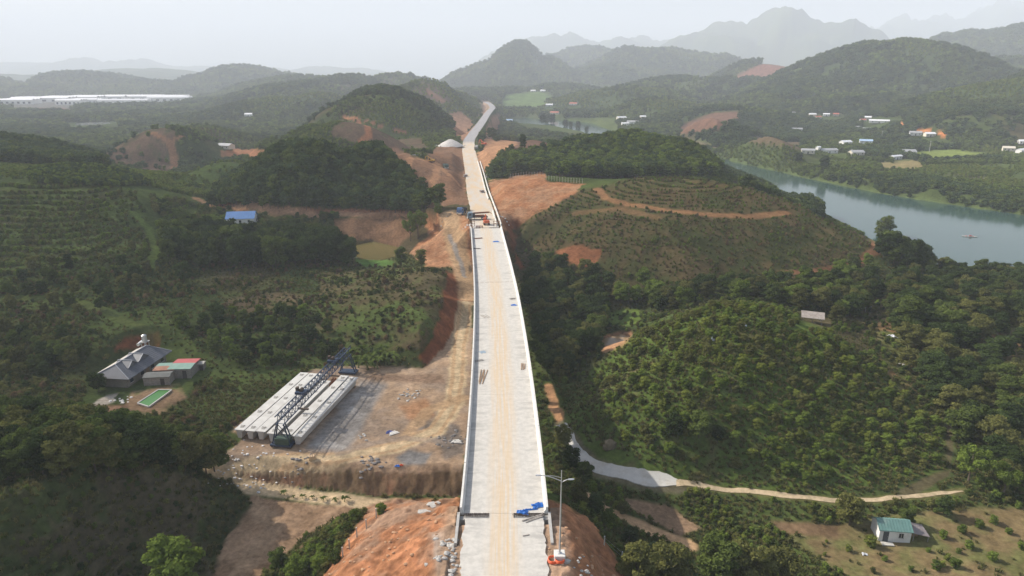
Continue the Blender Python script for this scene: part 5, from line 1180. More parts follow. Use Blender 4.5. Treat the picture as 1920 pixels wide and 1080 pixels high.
for f in (.28, .76):
    x = LG*f; w = MB().box((x, 0, HG+.45), (1.9, 2.1, .5)).build('winch_trolley', steel_blue, g); MB().rod([(x-.5, 0, HG+.95), (x+.5, 0, HG+.95)], .38, 12).build('drum', rebar_m, w); MB().box((x+.2, .95, HG+1.0), (.7, .5, .8)).build('motor', rebar_m, w)
    for y in (-.35, .35): MB().bar((x, y, HG+.2), (x, y, 3.3), .035).build('hoist_rope', rebar_m, w)
    MB().box((x, 0, 3.15), (.4, 2.4, .28)).build('spreader_bar', rebar_m, w)
for side in (-1, 1):
    x0, x1 = -2.5, 2.5
    for nm, gx in (('near', 0.), ('far', LG)):
        q = gA+np.array([math.cos(ga)*gx-math.sin(ga)*side*1.9, math.sin(ga)*gx+math.cos(ga)*side*1.9, .05])
p = hit(592, 772); t = thing('steel_formwork', 'rusty steel formwork strip lying between the beams under the gantry', 'formwork', np.array([p[0], p[1], ZB]), ang)
p4 = at_z(521, 812, ZB+1.0); t.location = (p4[0], p4[1], ZB)
for y in (-.28, .28): MB().box((LB2*.5, y, .55), (LB2*.92, .08, 1.0)).build('side_panel', rust, t)
for k in range(14): MB().box((LB2*(.05+.9*k/13), 0, 1.1), (.1, 1.0, .1)).build('tie_bar', rust, t)

# ------------------------------------------------------------------ houses
def gable(L, W, hw, hr, over=.4):
    """helper: two roof planes (thick) for a ridge along x"""
    out = []
    for s in (-1, 1):
        e = W/2+over; zz = hw-over*(hr/(W/2)); x = L/2+over
        top = [(-x, 0, hw+hr), (x, 0, hw+hr), (x, s*e, zz), (-x, s*e, zz)]; bot = [(a, b_, c-.10) for a, b_, c in top]
        out.append((top+bot, [(0, 1, 2, 3), (7, 6, 5, 4), (0, 4, 5, 1), (1, 5, 6, 2), (2, 6, 7, 3), (3, 7, 4, 0)]))
    return out
def ribs(t, L, W, hw, hr, m, over=.4, sp=1.0, sides=(-1, 1), parent=None):
    for s in sides:
        n = int((L+2*over)/sp); mb = MB()
        for k in range(n+1):
            x = -L/2-over+(L+2*over)*k/n; mb.bar((x, 0, hw+hr+.03), (x, s*(W/2+over), hw-over*(hr/(W/2))+.03), .06, .05)
        mb.build('roof_seams', m, parent or t)
def wall_gable(L, W, hw, hr):
    V = []; a, b_ = L/2, W/2
    for x in (-a, a): V += [(x, -b_, 0), (x, b_, 0), (x, b_, hw-.05), (x, 0, hw+hr-.12), (x, -b_, hw-.05)]
    return V, [(0, 1, 2, 3, 4), (9, 8, 7, 6, 5), (0, 5, 6, 1), (1, 6, 7, 2), (2, 7, 8, 3), (3, 8, 9, 4), (4, 9, 5, 0)]
def small_house(p, rz, L, W, hw, hr, wm, rm, label, name='village_house', group=None, wins=2, door=True):
    t = thing(name, label, 'house', p, rz, group); MB().add(*wall_gable(L, W, hw, hr)).build('wall', wm, t)
    for V, Fc in gable(L, W, hw, hr): MB().add(V, Fc).build('roof_slope', rm, t)
    for s in (-1, 1):
        for k in range(wins):
            x = L*(-.32+.64*k/max(1, wins-1)); w = MB().box((x, s*W/2, hw*.55), (.9, .1, 1.0)).build('window', glass, t); MB().box((x, s*(W/2+.04), hw*.55-.56), (1.1, .16, .08)).build('sill', wm, w)
    if door: MB().box((0, -W/2, 1.0), (1.0, .1, 2.0)).build('door', mat('dark_door', (.07,.06,.055), .6), t)
    return t
wall_w = mat('white_plaster', (.70,.69,.66), .85, .06, 1.0, dirt=(.42,.38,.32), dirt_amt=.4)
# small white hut, lower right
p = hit(1680, 1016); ht = thing('white_hut', 'small white hut with green metal roof at lower right', 'hut', p+np.array([-.2, 1.6, 0]), -.12); hL, hW, hH, hR = 5.0, 3.4, 2.3, 1.0
MB().add(*wall_gable(hL, hW, hH, hR)).build('wall', wall_w, ht); groof = mat('green_metal_roof', (.13,.235,.215), .55, .12, 1.2, dirt=(.30,.31,.28), dirt_amt=.5)
for V, Fc in gable(hL, hW, hH, hR, .18): MB().add(V, Fc).build('roof_slope', groof, ht)
ribs(ht, hL, hW, hH, hR, groof, .18, .45)
d_ = MB().box((-1.45, -hW/2-.02, .98), (.85, .1, 1.9)).build('door', mat('dark_grey_door', (.07,.08,.085), .6), ht); MB().box((-1.15, -hW/2-.09, 1.0), (.05, .05, .14)).build('handle', galv, d_)
w_ = MB().box((.95, -hW/2-.02, 1.35), (.68, .1, .78)).build('window', glass, ht); MB().box((.95, -hW/2-.08, .92), (.8, .14, .07)).build('sill', conc_g, w_); MB().box((.95, -hW/2-.085, 1.35), (.05, .05, .78)).build('mullion', galv, w_)
MB().box((-1.3, -hW/2-.7, .06), (1.9, .9, .14)).build('doorstep', conc, ht)
lt = thing('lean_to', 'dark open lean-to shed with grey tin roof beside the white hut', 'shed', p+np.array([3.95, 1.2, 0]), -.12)
MB().add([(-1.1, -1.5, 1.75), (1.4, -1.6, 1.35), (1.4, 1.5, 1.5), (-1.1, 1.5, 2.0), (-1.1, -1.5, 1.68), (1.4, -1.6, 1.28), (1.4, 1.5, 1.43), (-1.1, 1.5, 1.93)], [(0,1,2,3),(7,6,5,4),(0,4,5,1),(1,5,6,2),(2,6,7,3),(3,7,4,0)]).build('tin_roof', mat('old_tin', (.22,.19,.185), .6, .25, 2.0, dirt=(.16,.09,.06), dirt_amt=.6), lt)
for x, y, h in ((-1.0, -1.3, 1.7), (1.25, -1.4, 1.3), (1.25, 1.3, 1.45), (-1.0, 1.3, 1.95)): MB().bar((x, y, -.1), (x, y, h), .1).build('post', wood_g, lt)
MB().box((.1, 1.35, .7), (2.3, .08, 1.4)).build('back_board', wood_g, lt); MB().box((-.3, .2, .4), (1.0, .8, .8)).build('bench', wood_m, lt)
# thatched hut behind the near mound
p = hit(1522, 603); th = thing('field_shelter', 'weathered grey shelter roof on posts among the bushes behind the near mound', 'shelter', p, -.35)
for V, Fc in gable(5.2, 4.4, 1.9, 1.0, .3): MB().add(V, Fc).build('roof_slope', mat('weathered_fibre_roof', (.30,.265,.235), .9, .25, 2.0, dirt=(.16,.13,.11), dirt_amt=.6), th)
for x in (-2.3, 0, 2.3):
    for y in (-1.9, 1.9): MB().bar((x, y, -.3), (x, y, 1.85), .14).build('post', wood_g, th)
MB().bar((-2.6, 0, 2.75), (2.6, 0, 2.75), .12).build('ridge_beam', wood_g, th)
# grey-roofed farmhouse with its sheds
cream_d = mat('old_plaster', (.22,.20,.17), .9, .15, 1.0); dark_roof = mat('dark_grey_metal_roof', (.115,.12,.135), .45, .10, .8); pale_roof = mat('trim_grey', (.30,.31,.33), .5, .1); beige_roof = mat('beige_fibre_and_sunlit_roof', (.40,.375,.33), .8, .15, 1.0)
hp0 = at_z(241, 709, -12.6); hp1 = at_z(321, 656, -12.6); hz = -15.5; fa = heading(hp0, hp1); fL = float(np.hypot(*(hp1-hp0)[:2])); nrm_ = np.array([-math.sin(fa), math.cos(fa), 0]); cW = 9.6
cen = (hp0+hp1)/2+nrm_*cW/2; cen[2] = hz; fh = thing('farmhouse', 'farmhouse with dark grey hipped metal roof among trees on the left', 'house', cen, fa); eh, rh = 2.7, 2.3
MB().box((0, 0, eh/2), (fL-1.6, cW-2.4, eh)).build('wall', cream_d, fh)
hx, hy = fL/2+.1, cW/2+.1; rx_ = fL/2-2.6
V = [(-hx, -hy, eh-.1), (hx, -hy, eh-.1), (hx, hy, eh-.1), (-hx, hy, eh-.1), (-rx_, 0, eh+rh), (rx_, 0, eh+rh)]
def plane(vs, nm, m, par): MB().add(vs+[(a, b_, c-.14) for a, b_, c in vs], [tuple(range(len(vs))), tuple(range(2*len(vs)-1, len(vs)-1, -1))]+[(i, i+len(vs), (i+1) % len(vs)+len(vs), (i+1) % len(vs)) for i in range(len(vs))]).build(nm, m, par)
plane([V[0], V[1], V[5], V[4]], 'roof_slope', dark_roof, fh); plane([V[1], V[2], V[5]], 'roof_slope', dark_roof, fh); plane([V[2], V[3], V[4], V[5]], 'roof_slope', beige_roof, fh); plane([V[3], V[0], V[4]], 'roof_slope', dark_roof, fh)  # back slope faces the sun: that light is put into its beige
MB().bar((-rx_, 0, eh+rh+.05), (rx_, 0, eh+rh+.05), .25, .12).build('ridge_cap', pale_roof, fh)
for a, b_ in ((V[0], V[4]), (V[1], V[5]), (V[2], V[5]), (V[3], V[4])): MB().bar((a[0], a[1], a[2]+.06), (b_[0], b_[1], b_[2]+.06), .18, .1).build('hip_cap', pale_roof, fh)
mb = MB()
for k in range(24):
    x = -hx+.4+(2*hx-.8)*k/23; t_ = min(1., (hx-abs(x))/(hx-rx_)); mb.bar((x, -hy, eh-.06), (x, -hy+hy*t_, eh-.06+(rh+.1)*t_), .05, .05)
mb.build('roof_seams', dark_roof, fh)
for x0, wd in ((-3.6, 3.4), (.6, 4.2)):      # two raised cross gables on the camera side
    z0 = eh+1.15; zt = eh+rh+.12; y0 = -hy*.55
    c1 = [(x0-wd/2, y0, z0), (x0, y0, zt), (x0, 1.0, zt), (x0-wd/2, 1.0, z0)]; c2 = [(x0+wd/2, y0, z0), (x0, y0, zt), (x0, 1.0, zt), (x0+wd/2, 1.0, z0)]
    d_ = MB().add([(x0-wd/2+.1, y0+.1, z0-.5), (x0+wd/2-.1, y0+.1, z0-.5), (x0+wd/2-.1, y0+.1, z0-.1), (x0, y0+.1, zt-.15), (x0-wd/2+.1, y0+.1, z0-.1), (x0, y0+1.5, z0)], [(0, 1, 2, 3, 4), (0, 4, 5), (1, 2, 5), (2, 3, 5), (3, 4, 5), (0, 1, 5)]).build('dormer', dark_roof, fh)
    plane(c1, 'dormer_slope', dark_roof, d_); plane(c2, 'dormer_slope', dark_roof, d_); MB().bar((x0, y0-.05, zt+.05), (x0, 1.0, zt+.05), .2, .1).build('dormer_ridge', pale_roof, d_)
    for c in (c1, c2): MB().bar((c[0][0], y0-.03, z0+.04), (x0, y0-.03, zt+.04), .16, .1).build('barge_board', pale_roof, d_)
for k in range(4): w_ = MB().box((-fL/2+2.5+k*(fL-5)/3, -(cW-2.4)/2-.02, 1.4), (1.1, .1, 1.3)).build('window', glass, fh); MB().box((-fL/2+2.5+k*(fL-5)/3, -(cW-2.4)/2-.06, .7), (1.3, .16, .08)).build('sill', conc_w, w_)
MB().box((0, -(cW-2.4)/2-.02, 1.05), (1.2, .1, 2.1)).build('door', wood_m, fh)
wt = cen+np.array([math.cos(fa)*(fL/2-1.2), math.sin(fa)*(fL/2-1.2), 0])+nrm_*1.2; t = thing('water_tank', 'steel water tanks on a stand at the far end of the farmhouse roof', 'water tank', np.array([wt[0], wt[1], hz]), fa)
for x, y in ((-.6, -.6), (.6, -.6), (.6, .6), (-.6, .6)): MB().bar((x, y, 0), (x, y, 5.4), .14).build('leg', galv, t)
MB().box((0, 0, 5.45), (1.7, 1.7, .12)).build('platform', conc_g, t); MB().rod([(0, 0, 5.5), (0, 0, 7.1), (0, 0, 7.4)], [.62, .62, .2], 16).build('tank', galv, t); MB().rod([(-1.6, .9, 5.1), (.3, .9, 5.3)], .4, 14).build('tank', galv, t)
# tin sheds
def shed(px, py, zb, L, W, h, rz, m, label, pitch=.25, name='tin_shed', wm=None):
    p = at_z(px, py, zb+h); t = thing(name, label, 'shed', np.array([p[0], p[1], zb]), rz)
    for s, mm in zip((-1, 1), m if isinstance(m, (tuple, list)) else (m, m)):
        e = W/2; z1 = h+pitch*W/2; vs = [(-L/2, 0, z1), (L/2, 0, z1), (L/2, s*e, h), (-L/2, s*e, h)]; plane(vs, 'roof_slope', mm, t)
    MB().box((0, 0, h/2-.06), (L-.5, W-.5, h-.12)).build('wall', wm or wood_g, t)
    for x in (-L/2+.2, L/2-.2):
        for y in (-W/2+.15, W/2-.15): MB().bar((x, y, -.2), (x, y, h-.05), .12).build('post', wood_g, t)
    MB().box((L*.2, -W/2+.2, h*.4), (.9, .08, h*.75)).build('door', mat('dark_door', (.07,.06,.055)), t)
    return t
redr = mat('faded_red_roof', (.36,.075,.075), .6, .15, 1.0, dirt=(.25,.12,.1)); greenr = mat('faded_green_roof', (.15,.25,.21), .6, .15, 1.0, dirt=(.28,.27,.23)); rustr = mat('rusty_tin_roof', (.25,.12,.075), .8, .3, 1.0, dirt=(.16,.22,.19)); greyr = mat('grey_fibre_roof', (.10,.105,.10), .8, .2, 1.0)
shed(345, 682, -15.6, 5.6, 6.4, 2.6, .05, (greenr, redr), 'tin shed with one red and one green roof slope right of the farmhouse', .07)
shed(312, 687, -15.6, 5.0, 4.6, 2.5, .12, (rustr, greenr), 'tin shed with green and rusty roof sheets against the farmhouse', .07)
shed(297, 702, -15.6, 6.2, 3.4, 2.2, .12, greyr, 'low dark shed in front of the farmhouse')
shed(374, 680, -15.6, 2.6, 2.0, 1.8, .1, beige_roof, 'tiny pale shed at the end of the red-roofed shed')
# green pool
cs = [at_z(a, b_, -15.35) for a, b_ in ((258, 756), (297, 731), (322, 731.5), (279, 763))]; pc = np.mean(cs, 0); gp = thing('pool', 'rectangular pool of bright green water before the farmhouse', 'pool', pc)
MB().add([tuple(c+np.array([0, 0, .02])-pc) for c in cs], [(0, 1, 2, 3)]).build('water', water_mat('algae_water', (.045,.15,.03), .25, .02), gp)
for i in range(4): a, b_ = cs[i]-pc, cs[(i+1) % 4]-pc; MB().bar(a+np.array([0, 0, .0]), b_+np.array([0, 0, .0]), .28, .3).build('rim', conc_g, gp)
# blue-roofed house
p = hit(450, 422); bh = small_house(np.array([p[0], p[1]+3, p[2]]), .15, 11.5, 8.0, 3.2, 2.3, wall_w, mat('blue_metal_roof', (.085,.19,.40), .5, .12, .6), 'house with bright blue metal roof behind the tall trees', 'blue_roofed_house', wins=3)
ribs(bh, 11.5, 8.0, 3.2, 2.3, mat('blue_metal_roof', (.085,.19,.40)), .4, 1.0)

# village across the river
rw = mat('white_sheet_roof', (.72,.72,.73), .6, .06, .5); rr = mat('red_tile_roof', (.42,.14,.10), .75, .15, .8); rg = mat('grey_sheet_roof', (.33,.335,.34), .7, .12, .6); rb = mat('pale_blue_roof', (.34,.46,.62), .6, .1, .6); cream = mat('cream_wall', (.58,.53,.44), .85, .08, .8)
VIL = [(1523,218,10,7,rw,'white-roofed house at the left of the village cluster under the hill'),(1549,218,9,6,rw,'second white-roofed house of the cluster under the hill'),(1533,223,9,6,rr,'red-roofed house in front of the white village cluster'),(1567,218,8,6,rr,'red-roofed house at the right of the cluster under the hill'),
 (1485,215,8,6,rg,'lone pale house left of the village cluster'),(1493,246,14,6,rg,'long grey-roofed house among trees above the brown dome'),(1627,224,8,7,rw,'white house beside the long white sheds'),(1617,229,7,6,rr,'small red-roofed house beside the long white sheds'),(1648,231,24,7,rw,'long white shed under the hill across the river'),
 (1624,246,9,6,rw,'white house in the trees below the long shed'),(1608,243,7,6,rg,'small grey house in the trees below the long shed'),(1716,254,12,7,rg,'grey house left of the orange bank'),(1742,256,10,7,rw,'white gabled house between the orange banks'),
 (1585,271,12,7,rw,'bright white house beside the grey track'),(1623,269,13,7,rb,'pale blue-roofed house behind the river trees'),(1514,288,11,6,rg,'grey low house left on the river bank'),(1552,287,17,7,rg,'long grey house on the river bank'),(1533,287,3.5,3.5,rw,'tiny white tower house on the river bank'),
 (1605,291,12,8,rg,'grey-roofed house set askew by the river trees'),(1702,290,12,9,rg,'large grey hipped house beside the bright green field'),(1679,299,13,4,rw,'long low white shed near the river bank'),(1890,283,10,7,cream,'cream house at the right edge across the river'),(1914,287,8,6,rw,'white house at the very right edge across the river'),(1917,270,8,6,rw,'white house in trees at the right edge'),
 (1040,214,16,9,rr,'red-roofed house on the far bank beside the bare field'),(1075,197,15,9,rr,'red and white house in the distant village'),(1030,199,14,8,rw,'white house in the distant village by the paddies'),(1165,224,15,8,rw,'white-roofed house on the river bend'),(1186,232,17,8,rg,'grey-roofed house on the river bend'),(1172,235,11,6,rw,'small white house nearest the river bend'),(1205,222,9,7,rw,'white house behind the river bend houses'),
 (955,229,10,7,rb,'pale blue roof by the river near the road'),(467,218,12,8,rw,'white house among woods on the far left hills'),(424,279,14,7,rg,'grey shed beside the red earth field'),(1000,172,14,9,rw,'white house beyond the paddies'),(1018,172,14,9,rw,'second white house beyond the paddies')]
for k, (px, py, L, W, rm, lab) in enumerate(VIL):
    p = hit(px, py); h = 3.2 if L > 5 else 6.; small_house(p, random.uniform(-.5, .5), L, W, h, W*.22, cream if k % 3 == 0 else wall_w, rm, lab, 'village_house', 'village houses')
# factory sheds on the far plain
FAC = [(40,198,80,50),(85,194,150,60),(140,192,150,60),(190,190,160,70),(250,189,170,70),(300,190,160,60),(320,194,110,40),(235,199,120,30),(135,199,60,40),(165,198,60,40)]
LABF = ['small white factory shed at the left frame edge', 'white factory shed second from the left frame edge', 'white factory shed behind two small blocks', 'white factory shed left of the middle of the plant', 'longest white factory shed of the plant', 'white factory shed near the right end of the plant', 'narrow white shed at the right end of the plant', 'low white shed in front of the longest one', 'left of two small white factory blocks', 'right of two small white factory blocks']
for k, (px, py, L, W) in enumerate(FAC):
    D = (35-2+55)/max(.02, math.tan(math.atan((py-140)/F)*1.0)) if False else 1700+(202-py)*38; q = from_D(px, D, -18.); gz = float(ground(q[0], q[1])); t = thing('factory_shed', LABF[k], 'factory', (q[0], q[1], gz), .12, 'factory sheds on the plain')
    hh = 12.; MB().box((0, 0, hh/2-1), (L, W, hh)).build('wall', wall_w, t)
    n = 3
    for j in range(n):
        y0 = -W/2+W*j/n; ym = y0+W/n/2; y1 = y0+W/n; x = L/2+1
        plane([(-x, y0, hh-.9), (x, y0, hh-.9), (x, ym, hh+2.2), (-x, ym, hh+2.2)], 'roof_slope', rw, t); plane([(-x, ym, hh+2.2), (x, ym, hh+2.2), (x, y1, hh-.9), (-x, y1, hh-.9)], 'roof_slope', rw, t)
    for j in range(6): MB().box((-L/2+L*(j+.5)/6, -W/2-.05, 4), (L/14, .3, 5)).build('window', glass, t)
# poles, fences, boat
def upole(px, py, h, lab):
    t = thing('utility_pole', lab, 'pole', hit(px, py)); MB().rod([(0, 0, -.3), (0, 0, h)], [.2, .12], 8).build('mast', conc_w, t); MB().bar((-1.1, 0, h-.6), (1.1, 0, h-.6), .14).build('cross_arm', galv, t)
    for x in (-.9, 0, .9): MB().rod([(x, 0, h-.55), (x, 0, h-.25)], .07, 6).build('insulator', conc_w, t)
upole(1652, 264, 11, 'white concrete utility pole by the village road'); upole(1742, 285, 11, 'white concrete utility pole in the bright green field'); upole(1595, 298, 9, 'utility pole beside the askew grey house'); upole(945, 232, 11, 'utility pole near the river by the distant road')
def fence(name, lab, pp, n, h, m=conc, wire=True):
    P = [hit(a, b_) for a, b_ in pp]; t = thing(name, lab, 'fence', P[0]); S = np.r_[0, np.cumsum([np.linalg.norm(b_-a) for a, b_ in zip(P[:-1], P[1:])])]; tops = []
    for s in np.linspace(0, S[-1], n):
        x = np.interp(s, S, [p[0] for p in P]); y = np.interp(s, S, [p[1] for p in P]); z = float(ground(x, y)); q = np.array([x, y, z])-P[0]; MB().box((q[0], q[1], q[2]+h/2-.15), (.16, .16, h+.3)).build('post', m, t); tops.append(q)
    if wire:
        for f in (.45, .85):
            mb = MB()
            for a, b_ in zip(tops[:-1], tops[1:]): mb.bar(a+np.array([0, 0, h*f]), b_+np.array([0, 0, h*f]), .02)
            mb.build('wire', galv, t)
fence('post_fence', 'row of pale concrete posts along the top of the orange cut', [(957, 334), (985, 330), (1018, 329)], 13, 2.3)
fence('post_fence', 'row of pale concrete posts along the right rim of the orange cut', [(1024, 337), (1050, 341), (1092, 344)], 14, 2.3)
fence('post_fence', 'short concrete post fence on the rim of the orange mound at lower left', [(643, 1045), (660, 1020), (676, 1000), (692, 985), (706, 972)], 5, 1.7, conc, False)
fence('post_fence', 'few white posts down the bank right of the lamp', [(1133, 1022), (1168, 1052), (1212, 1082)], 3, 1.5, conc_w)
fence('post_fence', 'pale stakes of a field fence behind the weathered shelter', [(1570, 590), (1600, 590), (1632, 584)], 7, 1.6)
bp_ = at_z(1818, 444, ZR); t = thing('fishing_raft', 'narrow red and white fishing raft on the river', 'boat', bp_+np.array([0, 0, .02]), -.3)
for y in (-.35, .35): MB().loft([[(x, y+w*a, z) for a, z in ((-1, .02), (-.8, .3), (.8, .3), (1, .02), (.6, -.1), (-.6, -.1))] for x, w in ((-3.4, .05), (-2.4, .22), (2.4, .22), (3.4, .05))]).build('hull', conc_w, t)
for x in (-1.6, 0, 1.6): MB().box((x, 0, .34), (.3, 1.2, .06)).build('thwart', orange_p, t)
MB().box((.3, 0, .6), (1.1, .7, .5)).build('cargo', redr, t)

ORD = 'first second third fourth fifth sixth seventh eighth ninth tenth eleventh twelfth thirteenth fourteenth fifteenth'.split()
# ------------------------------------------------------------------ machines
navy_cab = mat('blue_grey_cab_paint', (.14,.20,.25), .4, .1, 2.0, dirt=(.30,.22,.15)); orange_paint = mat('orange_machine_paint', (.55,.12,.045), .45, .15, 2.0, dirt=(.32,.20,.12)); green_cab = mat('dark_green_cab_paint', (.06,.11,.10), .45, .15, 2.0, dirt=(.2,.15,.1)); yellow_paint = mat('yellow_machine_paint', (.50,.29,.04), .5, .15, 2.0, dirt=(.3,.2,.12)); chassis_m = mat('chassis_black', (.05,.045,.045), .8, .2)
def wheel(t, x, y, r, w=.35):
    k = MB().wheel((x, y, r), r, w, 'y').build('wheel', tyre, t); MB().wheel((x, y+(w/2-.02)*(1 if y > 0 else -1), r), r*.5, .08, 'y').build('rim', conc_w, k)
def lorry(p, rz, L, cabm, bodym, label, kind='tipper', bump=None, name='lorry'):
    """front towards +x"""
    t = thing(name, label, 'truck', p, rz); W = 2.4; xf = L/2
    MB().box((-.1, 0, .85), (L-.4, 1.0, .28)).build('chassis', chassis_m, t)
    c = MB().loft([[(x, y*W/2, z) for y, z in ((-1, .75), (-1, zt*.62), (-.93, zt), (.93, zt), (1, zt*.62), (1, .75))] for x, zt in ((xf-2.0, 2.75), (xf-1.6, 2.9), (xf-.35, 2.85), (xf, 1.9))]).build('cab', cabm, t)
    MB().add([(xf-.30, -.95, 2.68), (xf-.30, .95, 2.68), (xf+.03, 1.0, 1.82), (xf+.03, -1.0, 1.82)], [(0, 1, 2, 3)]).build('windscreen', glass, c)
    for s in (-1, 1):
        MB().box((xf-1.0, s*(W/2+.0), 2.1), (.9, .06, .65)).build('side_window', glass, c); MB().box((xf+.02, s*.85, 1.1), (.08, .3, .2)).build('headlight', conc_w, c); MB().box((xf-.1, s*(W/2+.22), 2.2), (.1, .18, .5)).build('mirror', chassis_m, c)
    MB().box((xf+.06, 0, .75), (.2, W, .38)).build('bumper', bump or conc_w, t)
    for x in ((xf-.9, -xf+2.3, -xf+1.1) if L > 6.5 else (xf-.8, -xf+1.2)):
        for s in (-1, 1): wheel(t, x, s*1.02, .5)
    bl_ = L-2.5
    if kind == 'tipper':
        b_ = MB(); x0, x1 = -xf, -xf+bl_
        b_.box(((x0+x1)/2, 0, 1.15), (bl_, W, .12))
        for s in (-1, 1): b_.box(((x0+x1)/2, s*(W/2-.04), 1.75), (bl_, .08, 1.2))
        for x in (x0+.04, x1-.04): b_.box((x, 0, 1.75), (.08, W-.18, 1.2))
        q = b_.build('tipper_body', bodym, t)
        for k in range(6):
            for s in (-1, 1): MB().box((x0+.3+k*(bl_-.6)/5, s*(W/2+.03), 1.75), (.1, .08, 1.2)).build('side_rib', bodym, q)
    elif kind == 'crane':
        MB().box((-.9, 0, 1.12), (bl_, W, .2)).build('flatbed', bodym, t); cb = MB().box((xf-2.5, 0, 1.9), (.9, 1.4, 1.5)).build('crane_base', bodym, t)
        MB().bar((xf-2.5, 0, 2.5), (-xf-.4, .1, 2.75), .55, .6).build('boom', rust, t); MB().bar((-xf-.3, .1, 2.9), (-xf-1.4, .1, 2.2), .25).build('jib', rust, t)
        for k in range(3): MB().box((-.8, -.7+k*.7, 1.45), (3.6, .5, .45)).build('load', rust, t)
        for x in (xf-2.7, -xf+.6):
            for s in (-1, 1): MB().bar((x, s*1.0, 1.0), (x, s*1.7, .1), .15).build('outrigger', chassis_m, t)
    else:
        MB().box((-.9, 0, 1.75), (bl_, W, 1.5)).build('cargo_box', bodym, t, bevel=.05)
    return t
def excavator(p, rz, m, label, sc=1.):
    t = thing('excavator', label, 'excavator', p, rz, sc=sc)
    for s in (-1, 1):
        tr = MB().loft([[(x, s*1.0+y, z) for x, z in ((-1.5, .2), (-1.25, 0), (1.25, 0), (1.5, .2), (1.5, .55), (1.25, .75), (-1.25, .75), (-1.5, .55))] for y in (-.25, .25)]).build('track', chassis_m, t)
        for x in (-1.1, -.4, .4, 1.1): MB().wheel((x, s*1.0+s*.26, .35), .25, .06, 'y').build('roller', rust, tr)
    MB().box((0, 0, .7), (1.6, 1.5, .4)).build('undercarriage', chassis_m, t)
    b_ = MB().loft([[(x, y*1.15, z) for y, z in ((-1, .95), (-1, zt-.15), (-.85, zt), (.85, zt), (1, zt-.15), (1, .95))] for x, zt in ((-1.75, 1.75), (-1.6, 2.0), (.2, 2.0), (.9, 1.6))]).build('engine_house', m, t); MB().rod([(-1.0, -.5, 1.9), (-1.0, -.5, 2.5)], .07, 6).build('exhaust', chassis_m, b_)
    c = MB().loft([[(x, .75+y*.45, z) for y, z in ((-1, 1.0), (-1, 2.6), (-.9, 2.75), (.9, 2.75), (1, 2.6), (1, 1.0))] for x in (-.05, 1.0, 1.25)]).build('cab', m, t)
    MB().box((1.27, .75, 2.05), (.04, .75, 1.0)).build('windscreen', glass, c); MB().box((.5, 1.215, 2.1), (.9, .04, .8)).build('side_window', glass, c)
    MB().bar((.7, -.1, 1.6), (2.4, -.1, 3.7), .38, .45).build('boom', m, t); MB().bar((2.4, -.1, 3.7), (3.8, -.1, 3.3), .36, .4).build('boom_end', m, t)
    MB().bar((3.6, -.1, 3.5), (4.2, -.1, 1.2), .28, .32).build('stick', m, t); MB().bar((1.3, -.1, 1.5), (2.2, -.1, 3.2), .14).build('cylinder', galv, t)
    MB().loft([[(x, y, z) for x, z in ((4.1, 1.3), (4.5, 1.1), (4.3, .45), (3.7, .3), (3.4, .6))] for y in (-.6, .4)]).build('bucket', rust, t)
    return t
def on_road(px, py): return at_z(px, py, 0.01)
lorry(on_road(896, 411), math.pi+.12, 8.2, navy_cab, chassis_m, 'grey-blue crane truck parked crosswise at the far bridge end', 'crane', name='crane_truck')
excavator(on_road(912, 421), 1.75, orange_paint, 'orange excavator working at the far bridge end', .92)
lorry(hit(866, 401), -1.9, 5.6, mat('blue_cab_paint', (.06,.12,.24), .45, .15), chassis_m, 'small blue lorry on the red earth left of the far bridge end', 'tipper', name='small_lorry')
lorry(hit(836, 316), -1.35, 8.0, green_cab, green_cab, 'dark green tipper lorry on the cut slope left of the road', 'tipper', name='tipper_lorry')
excavator(hit(809, 305), 2.8, yellow_paint, 'yellow digger on the bench between the brown cuts', 1.0)
excavator(hit(907, 273), 2.5, orange_paint, 'small distant orange digger right of the road', 1.2)
lorry(on_road(893, 280), 1.5, 7.0, conc_g, conc_g, 'grey lorry on the edge of the distant road', 'box', name='parked_lorry')
# steel frames of the far deck joint
for px, py, rz, lab in ((884, 424, .0, 'rusty steel formwork cage at the left of the far bridge end'), (931, 424, .0, 'rusty steel formwork cage at the right of the far bridge end'), (899, 427, .1, 'low rusty formwork cage lying on the deck by the far joint')):
    p = at_z(px, py, 0); t = thing('formwork_cage', lab, 'formwork', p, rz, 'steel formwork at the far joint'); h = 1.9 if px != 899 else .7; w = 2.4
    for x in (-w/2, 0, w/2):
        for y in (-.6, .6): MB().bar((x, y, -.05), (x, y, h), .12).build('upright', rust, t)
    for z in (h*.5, h): 
        for y in (-.6, .6): MB().bar((-w/2, y, z), (w/2, y, z), .1).build('rail', rust, t)
for k, (px, py, lab) in enumerate(((926, 322, 'tall stack of grey formwork panels on the right verge'), (916, 333, 'low pile of grey panels on the right verge beside the barrier'), (873, 332, 'grey generator frame on the left road edge'), (905, 362, 'dark pile of bars beside the double barrier'))):
    p = hit(px, py); t = thing('panel_stack', lab, 'panel stack', p, .3*k, 'panels along the far road'); r_ = random.Random(k)
    for j in range(7 if k == 0 else 4): MB().box((r_.uniform(-.3, .3), r_.uniform(-.3, .3)+(j*.5 if k == 0 else 0), .2+.38*j*(1 if k else .8)), (2.2, 1.3, .2), r_.uniform(-.4, .4)).build('panel', (conc_g, galv, rust)[j % 3], t)
sheet('roof_sheet', 'long grey roof sheet over stored material behind the brown cut', 'sheet', 778, 291, 9, 2.5, rg, None, .1, .5, 21)
rocks('stone_pile', 'white blocks lying on the orange earth left of the far bridge end', 832, 412, 6, 3.0, .4, rock_g, seed=31)
rocks('stone_pile', 'pale gravel tipped at the left of the far abutment', 876, 424, 14, 2.6, .6, mat('pale_gravel', (.52,.49,.46)), seed=32, flat=.4)
